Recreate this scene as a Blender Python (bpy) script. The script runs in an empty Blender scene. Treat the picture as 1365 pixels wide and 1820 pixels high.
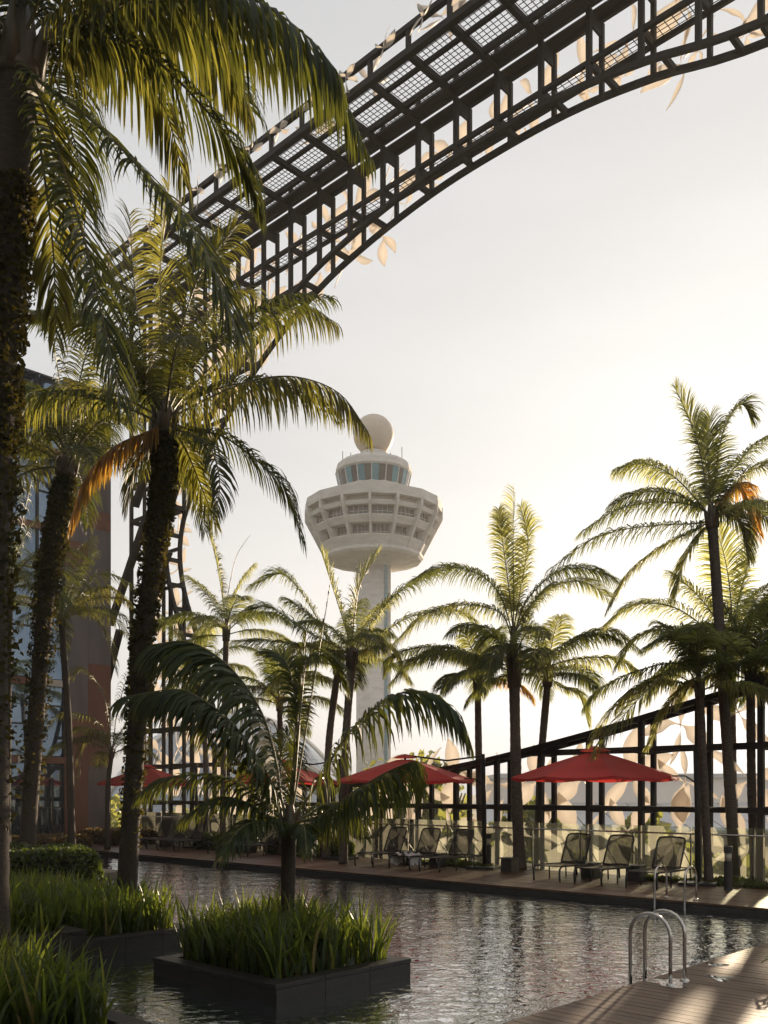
import bpy, math, random
import numpy as np
from math import sin, cos, pi, radians
random.seed(7)
RNG = np.random.default_rng(11)
SC = bpy.context.scene
COL = SC.collection

# ------------------------------------------------------------------ camera, sky, sun, exposure
FPX, CX, HY, EYE = 1640.0, 682.5, 1408.0, 2.1     # focal length, centre, horizon of the photo (its own pixels)
cam_d = bpy.data.cameras.new('camera'); cam = bpy.data.objects.new('camera', cam_d); COL.objects.link(cam)
cam.location = (0, 0, EYE); cam.rotation_euler = (radians(90), 0, 0)
cam_d.sensor_fit = 'VERTICAL'; cam_d.sensor_height = 36.0; cam_d.lens = FPX / 1820 * 36
cam_d.shift_y = (HY - 910) / 1820; cam_d.clip_start = 0.05; cam_d.clip_end = 20000
SC.camera = cam
SUN_AZ, SUN_EL = 26.5, 7.5          # degrees to the right of straight ahead, and above the horizon
world = bpy.data.worlds.new('World'); SC.world = world; world.use_nodes = True
wn, wl = world.node_tree.nodes, world.node_tree.links
wn.clear()
sky = wn.new('ShaderNodeTexSky'); sky.sky_type = 'NISHITA'; sky.sun_disc = False
sky.sun_elevation = radians(SUN_EL); sky.sun_rotation = radians(SUN_AZ)
sky.air_density = 1.0; sky.dust_density = 5.0; sky.ozone_density = 1.5; sky.altitude = 0
hs = wn.new('ShaderNodeHueSaturation'); hs.inputs['Saturation'].default_value = 0.45
gm = wn.new('ShaderNodeGamma'); gm.inputs['Gamma'].default_value = 0.21
bg = wn.new('ShaderNodeBackground'); bg.inputs['Strength'].default_value = 0.15
wo = wn.new('ShaderNodeOutputWorld')
wl.new(sky.outputs[0], hs.inputs['Color']); wl.new(hs.outputs[0], gm.inputs[0])
cn = wn.new('ShaderNodeTexNoise'); cn.inputs['Scale'].default_value = 2.2; cn.inputs['Detail'].default_value = 5; ct = wn.new('ShaderNodeTexCoord')
cm = wn.new('ShaderNodeMapping'); cm.inputs['Scale'].default_value = (1, 1, 4.5); wl.new(ct.outputs['Generated'], cm.inputs[0]); wl.new(cm.outputs[0], cn.inputs['Vector'])
cr = wn.new('ShaderNodeMapRange'); cr.inputs[1].default_value = .35; cr.inputs[2].default_value = .7; cr.inputs[3].default_value = .97; cr.inputs[4].default_value = 1.045; wl.new(cn.outputs[0], cr.inputs[0])
cx_ = wn.new('ShaderNodeVectorMath'); cx_.operation = 'MULTIPLY'; wl.new(gm.outputs[0], cx_.inputs[0]); wl.new(cr.outputs[0], cx_.inputs[1])      # thin high haze streaks
wl.new(cx_.outputs[0], bg.inputs[0]); wl.new(bg.outputs[0], wo.inputs[0])
sun_d = bpy.data.lights.new('sun', 'SUN'); sun_d.energy = 2.2; sun_d.angle = radians(1.0); sun_d.color = (1.0, 0.78, 0.54)
sun = bpy.data.objects.new('sun', sun_d); COL.objects.link(sun); sun.location = (30, 60, 20)
sun.rotation_euler = (radians(90 - SUN_EL), 0, radians(180 - SUN_AZ))
SC.view_settings.view_transform = 'Standard'; SC.view_settings.look = 'None'
SC.view_settings.exposure = 1.97; SC.view_settings.gamma = 1.0
SC.view_settings.use_curve_mapping = False
SC.cycles.max_bounces = 8; SC.cycles.transparent_max_bounces = 24
SC.cycles.transmission_bounces = 6; SC.cycles.caustics_reflective = False; SC.cycles.caustics_refractive = False
SC.cycles.use_denoising = True

# ------------------------------------------------------------------ frames of reference
# pool and screen wall follow u (left and away) and v (right and away): s along u, c along v
U = np.array([-.7243, .6896, 0.]); V = np.array([.6896, .7243, 0.]); TH = math.atan2(-.6896, .7243)
def SCZ(s, c, z=0.): return U * s + V * c + np.array([0, 0, z])
def W(px, py, Y): return np.array([(px - CX) / FPX * Y, Y, EYE - (py - HY) / FPX * Y])
def G(px, py, z=0.):
    Y = (EYE - z) * FPX / (py - HY); return np.array([(px - CX) / FPX * Y, Y, z])

# ------------------------------------------------------------------ materials
def nodes(name):
    m = bpy.data.materials.new(name); m.use_nodes = True
    return m, m.node_tree.nodes, m.node_tree.links, m.node_tree.nodes['Principled BSDF']
def noise_col(n, l, c1, c2, scale, detail=4, coord='Object', stretch=None, rough=.6, lo=.35, hi=.65):
    tc = n.new('ShaderNodeTexCoord'); src = tc.outputs[coord]
    if stretch:
        mp = n.new('ShaderNodeMapping'); mp.inputs['Scale'].default_value = stretch; l.new(src, mp.inputs[0]); src = mp.outputs[0]
    nz = n.new('ShaderNodeTexNoise'); nz.inputs['Scale'].default_value = scale; nz.inputs['Detail'].default_value = detail
    nz.inputs['Roughness'].default_value = rough
    l.new(src, nz.inputs['Vector'])
    rp = n.new('ShaderNodeValToRGB'); rp.color_ramp.elements[0].position = lo; rp.color_ramp.elements[1].position = hi
    rp.color_ramp.elements[0].color = (*c1, 1); rp.color_ramp.elements[1].color = (*c2, 1)
    l.new(nz.outputs['Fac'], rp.inputs[0])
    return rp, nz
def simple(name, c1, c2=None, scale=6, rough=.6, metal=0., bump=0., stretch=None, bscale=None, spec=.5, vary=0., detail=4, rvar=0.):
    m, n, l, p = nodes(name)
    rp, nz = noise_col(n, l, c1, c2 or tuple(x * .7 for x in c1), scale, detail, stretch=stretch)
    out = rp.outputs[0]
    if vary:
        oi = n.new('ShaderNodeObjectInfo'); h = n.new('ShaderNodeHueSaturation')
        mr = n.new('ShaderNodeMapRange'); mr.inputs[3].default_value = 1 - vary; mr.inputs[4].default_value = 1 + vary
        l.new(oi.outputs['Random'], mr.inputs[0]); l.new(mr.outputs[0], h.inputs['Value']); l.new(out, h.inputs['Color']); out = h.outputs[0]
    l.new(out, p.inputs['Base Color'])
    p.inputs['Roughness'].default_value = rough; p.inputs['Metallic'].default_value = metal
    p.inputs['Specular IOR Level'].default_value = spec
    if rvar:
        mr2 = n.new('ShaderNodeMapRange'); mr2.inputs[3].default_value = rough - rvar; mr2.inputs[4].default_value = rough + rvar
        l.new(nz.outputs['Fac'], mr2.inputs[0]); l.new(mr2.outputs[0], p.inputs['Roughness'])
    if bump:
        b = n.new('ShaderNodeBump'); b.inputs['Strength'].default_value = bump; b.inputs['Distance'].default_value = .02
        if bscale:
            rp2, nz = noise_col(n, l, (0, 0, 0), (1, 1, 1), bscale, 5, stretch=stretch)
        l.new(nz.outputs['Fac'], b.inputs['Height']); l.new(b.outputs[0], p.inputs['Normal'])
    return m
def leafmat(name, c1, c2, trans, fac=.45, rough=.38, scale=3., spec=.5, brown=.0):
    m, n, l, p = nodes(name)
    rp, nz = noise_col(n, l, c1, c2, scale, 2)
    oi = n.new('ShaderNodeObjectInfo'); h = n.new('ShaderNodeHueSaturation')
    mr = n.new('ShaderNodeMapRange'); mr.inputs[3].default_value = .6; mr.inputs[4].default_value = 1.5
    ge = n.new('ShaderNodeNewGeometry'); ad = n.new('ShaderNodeMath'); ad.operation = 'MULTIPLY_ADD'; ad.inputs[1].default_value = .75
    md = n.new('ShaderNodeMath'); md.operation = 'MULTIPLY'; md.inputs[1].default_value = .4; l.new(oi.outputs['Random'], md.inputs[0])
    l.new(ge.outputs['Random Per Island'], ad.inputs[0]); l.new(md.outputs[0], ad.inputs[2])
    l.new(ad.outputs[0], mr.inputs[0]); l.new(mr.outputs[0], h.inputs['Value'])
    dead = n.new('ShaderNodeMath'); dead.operation = 'GREATER_THAN'; dead.inputs[1].default_value = 1 - brown; l.new(ge.outputs['Random Per Island'], dead.inputs[0])
    bm = n.new('ShaderNodeMix'); bm.data_type = 'RGBA'; bm.inputs[7].default_value = (.16, .10, .04, 1); l.new(dead.outputs[0], bm.inputs[0]); l.new(rp.outputs[0], bm.inputs[6])
    l.new(bm.outputs[2], h.inputs['Color'])
    hu = n.new('ShaderNodeMapRange'); hu.inputs[3].default_value = .475; hu.inputs[4].default_value = .515; l.new(ge.outputs['Random Per Island'], hu.inputs[0]); l.new(hu.outputs[0], h.inputs['Hue'])
    l.new(h.outputs[0], p.inputs['Base Color']); p.inputs['Roughness'].default_value = rough
    p.inputs['Specular IOR Level'].default_value = spec
    t = n.new('ShaderNodeBsdfTranslucent')
    h2 = n.new('ShaderNodeHueSaturation'); h2.inputs['Color'].default_value = (*trans, 1); l.new(mr.outputs[0], h2.inputs['Value'])
    l.new(h2.outputs[0], t.inputs['Color'])
    mx = n.new('ShaderNodeMixShader'); mx.inputs[0].default_value = fac
    l.new(p.outputs[0], mx.inputs[1]); l.new(t.outputs[0], mx.inputs[2])
    l.new(mx.outputs[0], n['Material Output'].inputs['Surface'])
    return m
M = {}
M['leaf'] = leafmat('palm_leaf', (.022, .036, .014), (.045, .062, .02), (.15, .16, .02), .38, rough=.5, spec=.3)
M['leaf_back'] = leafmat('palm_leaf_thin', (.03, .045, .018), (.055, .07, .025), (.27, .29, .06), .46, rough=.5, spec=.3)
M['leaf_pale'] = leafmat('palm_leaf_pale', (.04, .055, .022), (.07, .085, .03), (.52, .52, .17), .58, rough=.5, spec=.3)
M['leaf_warm'] = leafmat('palm_leaf_yellowing', (.04, .05, .016), (.075, .075, .02), (.30, .28, .04), .45, rough=.5, spec=.3, brown=.05)
M['leaf_old'] = leafmat('palm_leaf_old', (.14, .08, .025), (.20, .13, .035), (.72, .42, .06), .55)
M['rachis'] = simple('palm_rachis', (.10, .11, .04), (.16, .12, .05), 5, .5)
M['bark'] = simple('palm_bark', (.06, .042, .028), (.028, .02, .015), 14, .85, bump=.6, stretch=(1, 1, 5))
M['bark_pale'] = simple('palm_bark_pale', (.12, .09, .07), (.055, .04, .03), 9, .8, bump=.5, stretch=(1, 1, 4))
M['shaft'] = simple('palm_crown_sheath', (.05, .045, .025), (.09, .05, .028), 5, .5, stretch=(1, 1, .3))
M['ivy'] = leafmat('ivy_leaf', (.012, .018, .006), (.035, .034, .01), (.16, .13, .02), .28, rough=.6, spec=.2)
M['grass'] = leafmat('blade_leaf', (.014, .028, .008), (.03, .05, .012), (.26, .32, .035), .42, brown=.06, rough=.36, scale=.8)
M['hedge'] = leafmat('hedge_leaf', (.03, .05, .012), (.06, .075, .02), (.18, .24, .03), .35)
M['shrub'] = leafmat('shrub_leaf', (.05, .045, .02), (.10, .05, .03), (.3, .2, .05), .35)
M['tree'] = leafmat('far_leaf', (.05, .07, .02), (.10, .11, .03), (.4, .4, .08), .45)
M['steel'] = simple('dark_painted_steel', (.022, .018, .016), (.013, .011, .010), 3, .6, bump=.05, bscale=40, rvar=.1, spec=.25)
M['black'] = simple('black_powder_coat', (.018, .018, .019), (.03, .03, .03), 9, .4)
M['soil'] = simple('dark_soil', (.03, .022, .015), (.015, .011, .008), 20, .95, bump=.8)
M['planter'] = simple('dark_granite', (.022, .02, .017), (.04, .035, .03), 30, .4, spec=.3, bump=.15, bscale=60, rvar=.1, vary=.15)
M['wood'] = simple('deck_timber', (.12, .058, .028), (.055, .03, .017), 3, .44, stretch=(.35, 9, 4), bump=.25, bscale=5, vary=.22, rvar=.14)
M['chrome'] = simple('brushed_steel', (.62, .58, .53), (.5, .47, .43), 20, .2, metal=1.)
M['tower'] = simple('pale_concrete', (.68, .64, .60), (.54, .51, .47), .5, .8, bump=.05, stretch=(1, 1, 3))
M['radome'] = simple('radome_shell', (.62, .52, .42), (.55, .46, .38), .6, .6)
M['dglass'] = simple('dark_window', (.03, .037, .045), (.05, .06, .07), .4, .15, spec=.5)
M['tglass'] = simple('teal_window', (.03, .17, .23), (.05, .24, .31), .4, .08, spec=.9)
M['facade_glass'] = simple('facade_glass', (.15, .20, .27), (.20, .26, .33), .4, .03, metal=.85, vary=.2)
M['terra'] = simple('terracotta_cladding', (.20, .085, .055), (.16, .07, .045), 1.5, .6)
M['greyclad'] = simple('grey_cladding', (.16, .135, .135), (.125, .105, .11), 1.5, .5)
M['creamclad'] = simple('cream_cladding', (.55, .50, .42), (.48, .43, .37), 1.5, .6)
M['stone'] = simple('paving_stone', (.22, .18, .15), (.15, .125, .105), 5, .6, bump=.2)
M['ground'] = simple('distant_ground', (.16, .15, .10), (.08, .10, .05), .01, .9)
M['roof'] = simple('pale_metal_roof', (.5, .5, .5), (.42, .42, .43), .2, .5)
M['wallpale'] = simple('pale_wall', (.80, .73, .66), (.72, .66, .60), .2, .8)
M['towel'] = simple('white_towel', (.7, .68, .66), (.6, .58, .56), 10, .95, bump=.6)
M['white'] = simple('white_paint', (.72, .70, .67), (.65, .63, .6), 6, .4)
M['lampglass'] = simple('frosted_lantern', (.5, .45, .36), (.42, .38, .3), 6, .3)
M['asphalt'] = simple('asphalt', (.055, .055, .055), (.045, .045, .045), 2, .9)
# red canvas with some light coming through
m, n, l, p = nodes('red_canvas'); rp, nz = noise_col(n, l, (.50, .04, .035), (.60, .055, .045), 2, 3)
oi = n.new('ShaderNodeObjectInfo'); hh = n.new('ShaderNodeHueSaturation'); mr = n.new('ShaderNodeMapRange'); mr.inputs[3].default_value = .8; mr.inputs[4].default_value = 1.15
l.new(oi.outputs['Random'], mr.inputs[0]); l.new(mr.outputs[0], hh.inputs['Value']); l.new(rp.outputs[0], hh.inputs['Color']); l.new(hh.outputs[0], p.inputs['Base Color']); p.inputs['Roughness'].default_value = .75
t = n.new('ShaderNodeBsdfTranslucent'); t.inputs[0].default_value = (.7, .06, .05, 1)
mx = n.new('ShaderNodeMixShader'); mx.inputs[0].default_value = .3
l.new(p.outputs[0], mx.inputs[1]); l.new(t.outputs[0], mx.inputs[2]); l.new(mx.outputs[0], n['Material Output'].inputs[0]); M['red'] = m
# cream petals
m, n, l, p = nodes('cream_petal_metal'); rp, nz = noise_col(n, l, (.68, .61, .53), (.76, .69, .61), 1.5, 3)
l.new(rp.outputs[0], p.inputs['Base Color']); p.inputs['Roughness'].default_value = .5
t = n.new('ShaderNodeBsdfTranslucent'); t.inputs[0].default_value = (.88, .82, .74, 1)
mx = n.new('ShaderNodeMixShader'); mx.inputs[0].default_value = .55
l.new(p.outputs[0], mx.inputs[1]); l.new(t.outputs[0], mx.inputs[2])
tr = n.new('ShaderNodeBsdfTransparent'); m2_ = n.new('ShaderNodeMixShader'); m2_.inputs[0].default_value = .22      # perforated sheet
l.new(mx.outputs[0], m2_.inputs[1]); l.new(tr.outputs[0], m2_.inputs[2]); l.new(m2_.outputs[0], n['Material Output'].inputs[0]); M['petal'] = m
# woven mesh sling (see-through weave) and wire mesh
def sheer(name, col, fac, rough=.6):
    m, n, l, p = nodes(name)
    p.inputs['Base Color'].default_value = (*col, 1); p.inputs['Roughness'].default_value = rough
    tc = n.new('ShaderNodeTexCoord'); ck = n.new('ShaderNodeTexNoise'); ck.inputs['Scale'].default_value = 60; l.new(tc.outputs['Object'], ck.inputs[0])
    mr = n.new('ShaderNodeMapRange'); mr.inputs[3].default_value = fac - .1; mr.inputs[4].default_value = fac + .1; l.new(ck.outputs[0], mr.inputs[0])
    tr = n.new('ShaderNodeBsdfTransparent'); mx = n.new('ShaderNodeMixShader')
    l.new(mr.outputs[0], mx.inputs[0]); l.new(p.outputs[0], mx.inputs[1]); l.new(tr.outputs[0], mx.inputs[2])
    l.new(mx.outputs[0], n['Material Output'].inputs[0]); return m
M['sling'] = sheer('sling_weave', (.03, .028, .025), .22)
# thin glass
m, n, l, p = nodes('clear_glass')
g = n.new('ShaderNodeBsdfGlossy'); g.inputs['Roughness'].default_value = .02
tr = n.new('ShaderNodeBsdfTransparent'); tr.inputs[0].default_value = (.88, .92, .86, 1)
df = n.new('ShaderNodeBsdfTranslucent'); df.inputs[0].default_value = (.75, .72, .6, 1)
a = n.new('ShaderNodeMixShader'); a.inputs[0].default_value = .16
fr = n.new('ShaderNodeFresnel'); b = n.new('ShaderNodeMixShader')
l.new(tr.outputs[0], a.inputs[1]); l.new(df.outputs[0], a.inputs[2]); l.new(fr.outputs[0], b.inputs[0]); l.new(a.outputs[0], b.inputs[1]); l.new(g.outputs[0], b.inputs[2])
l.new(b.outputs[0], n['Material Output'].inputs[0]); M['glass'] = m
# dome glass: bluish reflective
M['domeglass'] = simple('dome_glass', (.20, .26, .32), (.15, .20, .26), .05, .15, metal=.2, spec=1.)
# water
m, n, l, p = nodes('pool_water')
p.inputs['Base Color'].default_value = (.02, .026, .027, 1); p.inputs['Roughness'].default_value = .03; p.inputs['IOR'].default_value = 2.7
p.inputs['Specular IOR Level'].default_value = 1.0
tc = n.new('ShaderNodeTexCoord')
mp = n.new('ShaderNodeMapping'); mp.inputs['Scale'].default_value = (1., 1.15, 1); mp.inputs['Rotation'].default_value = (0, 0, .2); l.new(tc.outputs['Object'], mp.inputs[0])
n1 = n.new('ShaderNodeTexNoise'); n1.inputs['Scale'].default_value = 5.5; n1.inputs['Detail'].default_value = 3.5; n1.inputs['Roughness'].default_value = .55; n1.inputs['Distortion'].default_value = .6
n2 = n.new('ShaderNodeTexNoise'); n2.inputs['Scale'].default_value = 1.1; n2.inputs['Detail'].default_value = 1
l.new(mp.outputs[0], n1.inputs[0]); l.new(mp.outputs[0], n2.inputs[0])
mm = n.new('ShaderNodeMath'); mm.operation = 'MULTIPLY_ADD'; mm.inputs[1].default_value = 1.3
l.new(n2.outputs[0], mm.inputs[0]); l.new(n1.outputs[0], mm.inputs[2])
bp = n.new('ShaderNodeBump'); bp.inputs['Strength'].default_value = 1.0; bp.inputs['Distance'].default_value = .015
l.new(mm.outputs[0], bp.inputs['Height']); l.new(bp.outputs[0], p.inputs['Normal']); M['water'] = m
gl_ = n.new('ShaderNodeBsdfGlossy'); gl_.inputs['Roughness'].default_value = .04; gl_.inputs['Color'].default_value = (.93, .95, .95, 1); l.new(bp.outputs[0], gl_.inputs['Normal'])
fw = n.new('ShaderNodeLayerWeight'); fw.inputs['Blend'].default_value = .68; mw = n.new('ShaderNodeMixShader'); l.new(fw.outputs['Fresnel'], mw.inputs[0])
l.new(p.outputs[0], mw.inputs[1]); l.new(gl_.outputs[0], mw.inputs[2]); l.new(mw.outputs[0], n['Material Output'].inputs[0])

# ------------------------------------------------------------------ building helpers
def tag(o, label=None, cat=None, group=None, kind=None):
    if label: o['label'] = label
    if cat: o['category'] = cat
    if group: o['group'] = group
    if kind: o['kind'] = kind
    return o
def empty(name, loc=(0, 0, 0), rz=0., label=None, cat=None, group=None):
    o = bpy.data.objects.new(name, None); COL.objects.link(o); o.location = loc; o.rotation_euler = (0, 0, rz)
    return tag(o, label, cat, group)
def link(name, me, parent=None, loc=None, rot=None, scale=None):
    o = bpy.data.objects.new(name, me); COL.objects.link(o)
    if parent is not None: o.parent = parent
    if loc is not None: o.location = loc
    if rot is not None: o.rotation_euler = rot
    if scale is not None: o.scale = scale
    return o
def copy_tree(o, parent=None):
    c = o.copy(); COL.objects.link(c)
    if parent is not None: c.parent = parent
    for ch in list(o.children): copy_tree(ch, c)
    return c
class MB:
    """collects vertices and faces in numpy blocks"""
    def __init__(s): s.v = []; s.f = []; s.mi = []; s.n = 0
    def add(s, v, f, mi=0):
        v = np.asarray(v, float).reshape(-1, 3); s.v.append(v)
        for q in f: s.f.append(tuple(int(i) + s.n for i in q)); s.mi.append(mi)
        s.n += len(v); return s
    def addq(s, v, quads, mi=0):
        """fast path: quads is an (n,4) int array"""
        s.v.append(np.asarray(v, float)); s.f.append((np.asarray(quads) + s.n)); s.mi.append(mi); s.n += len(v); return s
    def box(s, x0, x1, y0, y1, z0, z1, mi=0):
        v = [(x, y, z) for z in (z0, z1) for (x, y) in ((x0, y0), (x1, y0), (x1, y1), (x0, y1))]
        return s.add(v, [(3, 2, 1, 0), (4, 5, 6, 7), (0, 1, 5, 4), (1, 2, 6, 5), (2, 3, 7, 6), (3, 0, 4, 7)], mi)
    def beam(s, p, q, w, h=None, up=(0, 0, 1), mi=0):
        p = np.asarray(p, float); q = np.asarray(q, float); h = h or w; d = q - p; d /= np.linalg.norm(d) + 1e-9
        up = np.asarray(up, float)
        if abs(d @ up) > .98: up = np.array([1., 0, 0])
        a = np.cross(d, up); a /= np.linalg.norm(a); b = np.cross(a, d)
        v = [r + a * i * w / 2 + b * j * h / 2 for r in (p, q) for (i, j) in ((-1, -1), (1, -1), (1, 1), (-1, 1))]
        return s.add(v, [(3, 2, 1, 0), (4, 5, 6, 7), (0, 1, 5, 4), (1, 2, 6, 5), (2, 3, 7, 6), (3, 0, 4, 7)], mi)
    def tube(s, P, r, k=8, mi=0, cap=True):
        P = np.asarray(P, float); n = len(P); r = np.broadcast_to(np.asarray(r, float), (n,))
        T = np.gradient(P, axis=0); T /= np.linalg.norm(T, axis=1)[:, None] + 1e-9
        ref = np.array([.31, .95, .05]) if abs(T[0] @ np.array([0, 0, 1.])) > .8 else np.array([0, 0, 1.])
        A = np.cross(T, ref); A /= np.linalg.norm(A, axis=1)[:, None] + 1e-9; B = np.cross(T, A)
        an = np.arange(k) * 2 * pi / k
        v = P[:, None] + r[:, None, None] * (A[:, None] * np.cos(an)[None, :, None] + B[:, None] * np.sin(an)[None, :, None])
        f = [(i * k + j, i * k + (j + 1) % k, (i + 1) * k + (j + 1) % k, (i + 1) * k + j) for i in range(n - 1) for j in range(k)]
        if cap: f += [tuple(range(k))[::-1], tuple((n - 1) * k + j for j in range(k))]
        return s.add(v.reshape(-1, 3), f, mi)
    def lathe(s, prof, k=24, c=(0, 0), mi=0, a0=0., cap=True):
        v = [(c[0] + r * cos(a0 + 2 * pi * j / k), c[1] + r * sin(a0 + 2 * pi * j / k), z) for r, z in prof for j in range(k)]
        f = [(i * k + j, i * k + (j + 1) % k, (i + 1) * k + (j + 1) % k, (i + 1) * k + j) for i in range(len(prof) - 1) for j in range(k)]
        if cap: f += [tuple(range(k))[::-1], tuple((len(prof) - 1) * k + j for j in range(k))]
        return s.add(v, f, mi)
    def mesh(s, name, mats, smooth=False):
        me = bpy.data.meshes.new(name)
        v = np.concatenate(s.v)
        loops = []; starts = []; tot = 0; mis = []
        for blk, mi in zip(s.f, s.mi):
            if isinstance(blk, tuple):
                starts.append(np.array([tot])); loops.append(np.array(blk)); tot += len(blk); mis.append(np.array([mi]))
            else:
                n_, k = blk.shape; starts.append(tot + np.arange(n_) * k); loops.append(blk.reshape(-1)); tot += n_ * k; mis.append(np.full(n_, mi))
        loops = np.concatenate(loops).astype(np.int32); starts = np.concatenate(starts).astype(np.int32); mis = np.concatenate(mis).astype(np.int32)
        me.vertices.add(len(v)); me.vertices.foreach_set('co', v.astype(np.float32).ravel())
        me.loops.add(len(loops)); me.loops.foreach_set('vertex_index', loops)
        me.polygons.add(len(starts)); me.polygons.foreach_set('loop_start', starts)
        if not isinstance(mats, (list, tuple)): mats = [mats]
        for m in mats: me.materials.append(M[m])
        me.polygons.foreach_set('material_index', mis)
        me.polygons.foreach_set('use_smooth', np.full(len(starts), smooth))
        me.update(calc_edges=True); me.validate()
        return me
    def build(s, name, mats, parent=None, smooth=False, **k):
        return link(name, s.mesh(name, mats, smooth), parent, **k)
def bevel(o, w=.01, seg=2):
    b = o.modifiers.new('bevel', 'BEVEL'); b.width = w; b.segments = seg; b.limit_method = 'ANGLE'; b.angle_limit = radians(40); return o
def norm(a): return a / (np.linalg.norm(a, axis=-1, keepdims=True) + 1e-9)
def spline(pts, n):
    """Catmull-Rom through pts, n samples"""
    P = np.asarray(pts, float); P = np.vstack([2 * P[0] - P[1], P, 2 * P[-1] - P[-2]])
    m_ = len(P) - 3; t = np.linspace(0, m_ - 1e-6, n); i = t.astype(int); f = (t - i)[:, None]
    a, b, c, d = P[i], P[i + 1], P[i + 2], P[i + 3]
    return .5 * ((2 * b) + (c - a) * f + (2 * a - 5 * b + 4 * c - d) * f ** 2 + (3 * b - a - 3 * c + d) * f ** 3)

# ------------------------------------------------------------------ the setting
def sheet(name, pts, z, mat, parent=None):
    b = MB(); b.add([(p[0], p[1], z) for p in pts], [tuple(range(len(pts)))]); return b.build(name, mat, parent)
def scbox(b, s0, s1, c0, c1, z0, z1, mi=0):
    """box aligned to the pool axes, in world coordinates"""
    v = [SCZ(s, c, z) for z in (z0, z1) for (s, c) in ((s0, c0), (s0, c1), (s1, c1), (s1, c0))]
    return b.add(v, [(3, 2, 1, 0), (4, 5, 6, 7), (0, 1, 5, 4), (1, 2, 6, 5), (2, 3, 7, 6), (3, 0, 4, 7)], mi)
o = sheet('ground', [(-6000, -6000), (6000, -6000), (6000, 6000), (-6000, 6000)], -18., 'ground'); tag(o, kind='structure')
o = sheet('road', [(-300, 92), (400, 92), (400, 104), (-300, 104)], -17.9, 'asphalt'); tag(o, kind='structure')
WZ = -.17
b = MB(); scbox(b, -14, 37, -14, 23.5, -1.2, -.62); scbox(b, -14, 37, -14, 23.4, -17.99, -1.2)
o = b.build('terrace_slab', 'stone'); tag(o, kind='structure')
b = MB(); b.add([SCZ(5.02, -13, WZ), SCZ(5.02, 16.8, WZ), SCZ(30, 16.8, WZ), SCZ(30, -13, WZ)], [(0, 1, 2, 3)])
o = b.build('pool_water', 'water'); tag(o, kind='structure')
# decks: bearer plus one board at a time, the boards run along u
def deck(name, s0, s1, c0, c1, w=.145, gap=.012):
    b = MB(); scbox(b, s0, s1, c0, c1, -.6, -.05)
    d = b.build(name, 'black'); tag(d, kind='structure')
    mb = MB(); mb.box(-.5, .5, -(w - gap) / 2, (w - gap) / 2, -.04, 0.)
    me = mb.mesh('deck_board', 'wood')
    n_ = int((c1 - c0) / w)
    for i in range(n_):
        c = c0 + (i + .5) * w; cut = s0 + (s1 - s0) * (.25 + .5 * ((i * .618) % 1)); 
        for (a, e) in ((s0, cut - .003), (cut + .003, s1)):
            p = SCZ((a + e) / 2, c, 0.)
            link('deck_board', me, d, loc=(p[0], p[1], random.uniform(-.0015, .0015)), rot=(0, 0, TH + pi), scale=(e - a, 1, 1))
    return d
deck('near_deck', -2.2, 5.0, 4.2, 16.85)
deck('far_deck', 5.0, 36.0, 16.85, 20.95)
b = MB(); scbox(b, -14, 5., -14, 4.2, -.6, -.03); scbox(b, -14, -2.2, 4.2, 20.95, -.6, -.03); scbox(b, -2.2, 5, 16.85, 20.95, -.6, -.03)
o = b.build('terrace_paving', 'stone'); tag(o, kind='structure')
# ground beyond planter, in front of the building
b = MB(); scbox(b, 30.0, 36.3, -14, 16.8, -.6, -.04); scbox(b, 22.0, 30, -14, 13.2, -.6, -.02)
o = b.build('garden_path', 'stone'); tag(o, kind='structure')
b = MB(); scbox(b, -14, 37, 20.95, 21.0, -.6, -.03); scbox(b, -14, 37, 21.0, 23.3, -.61, -.05)
o = b.build('planting_verge', 'soil'); tag(o, kind='structure')

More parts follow.
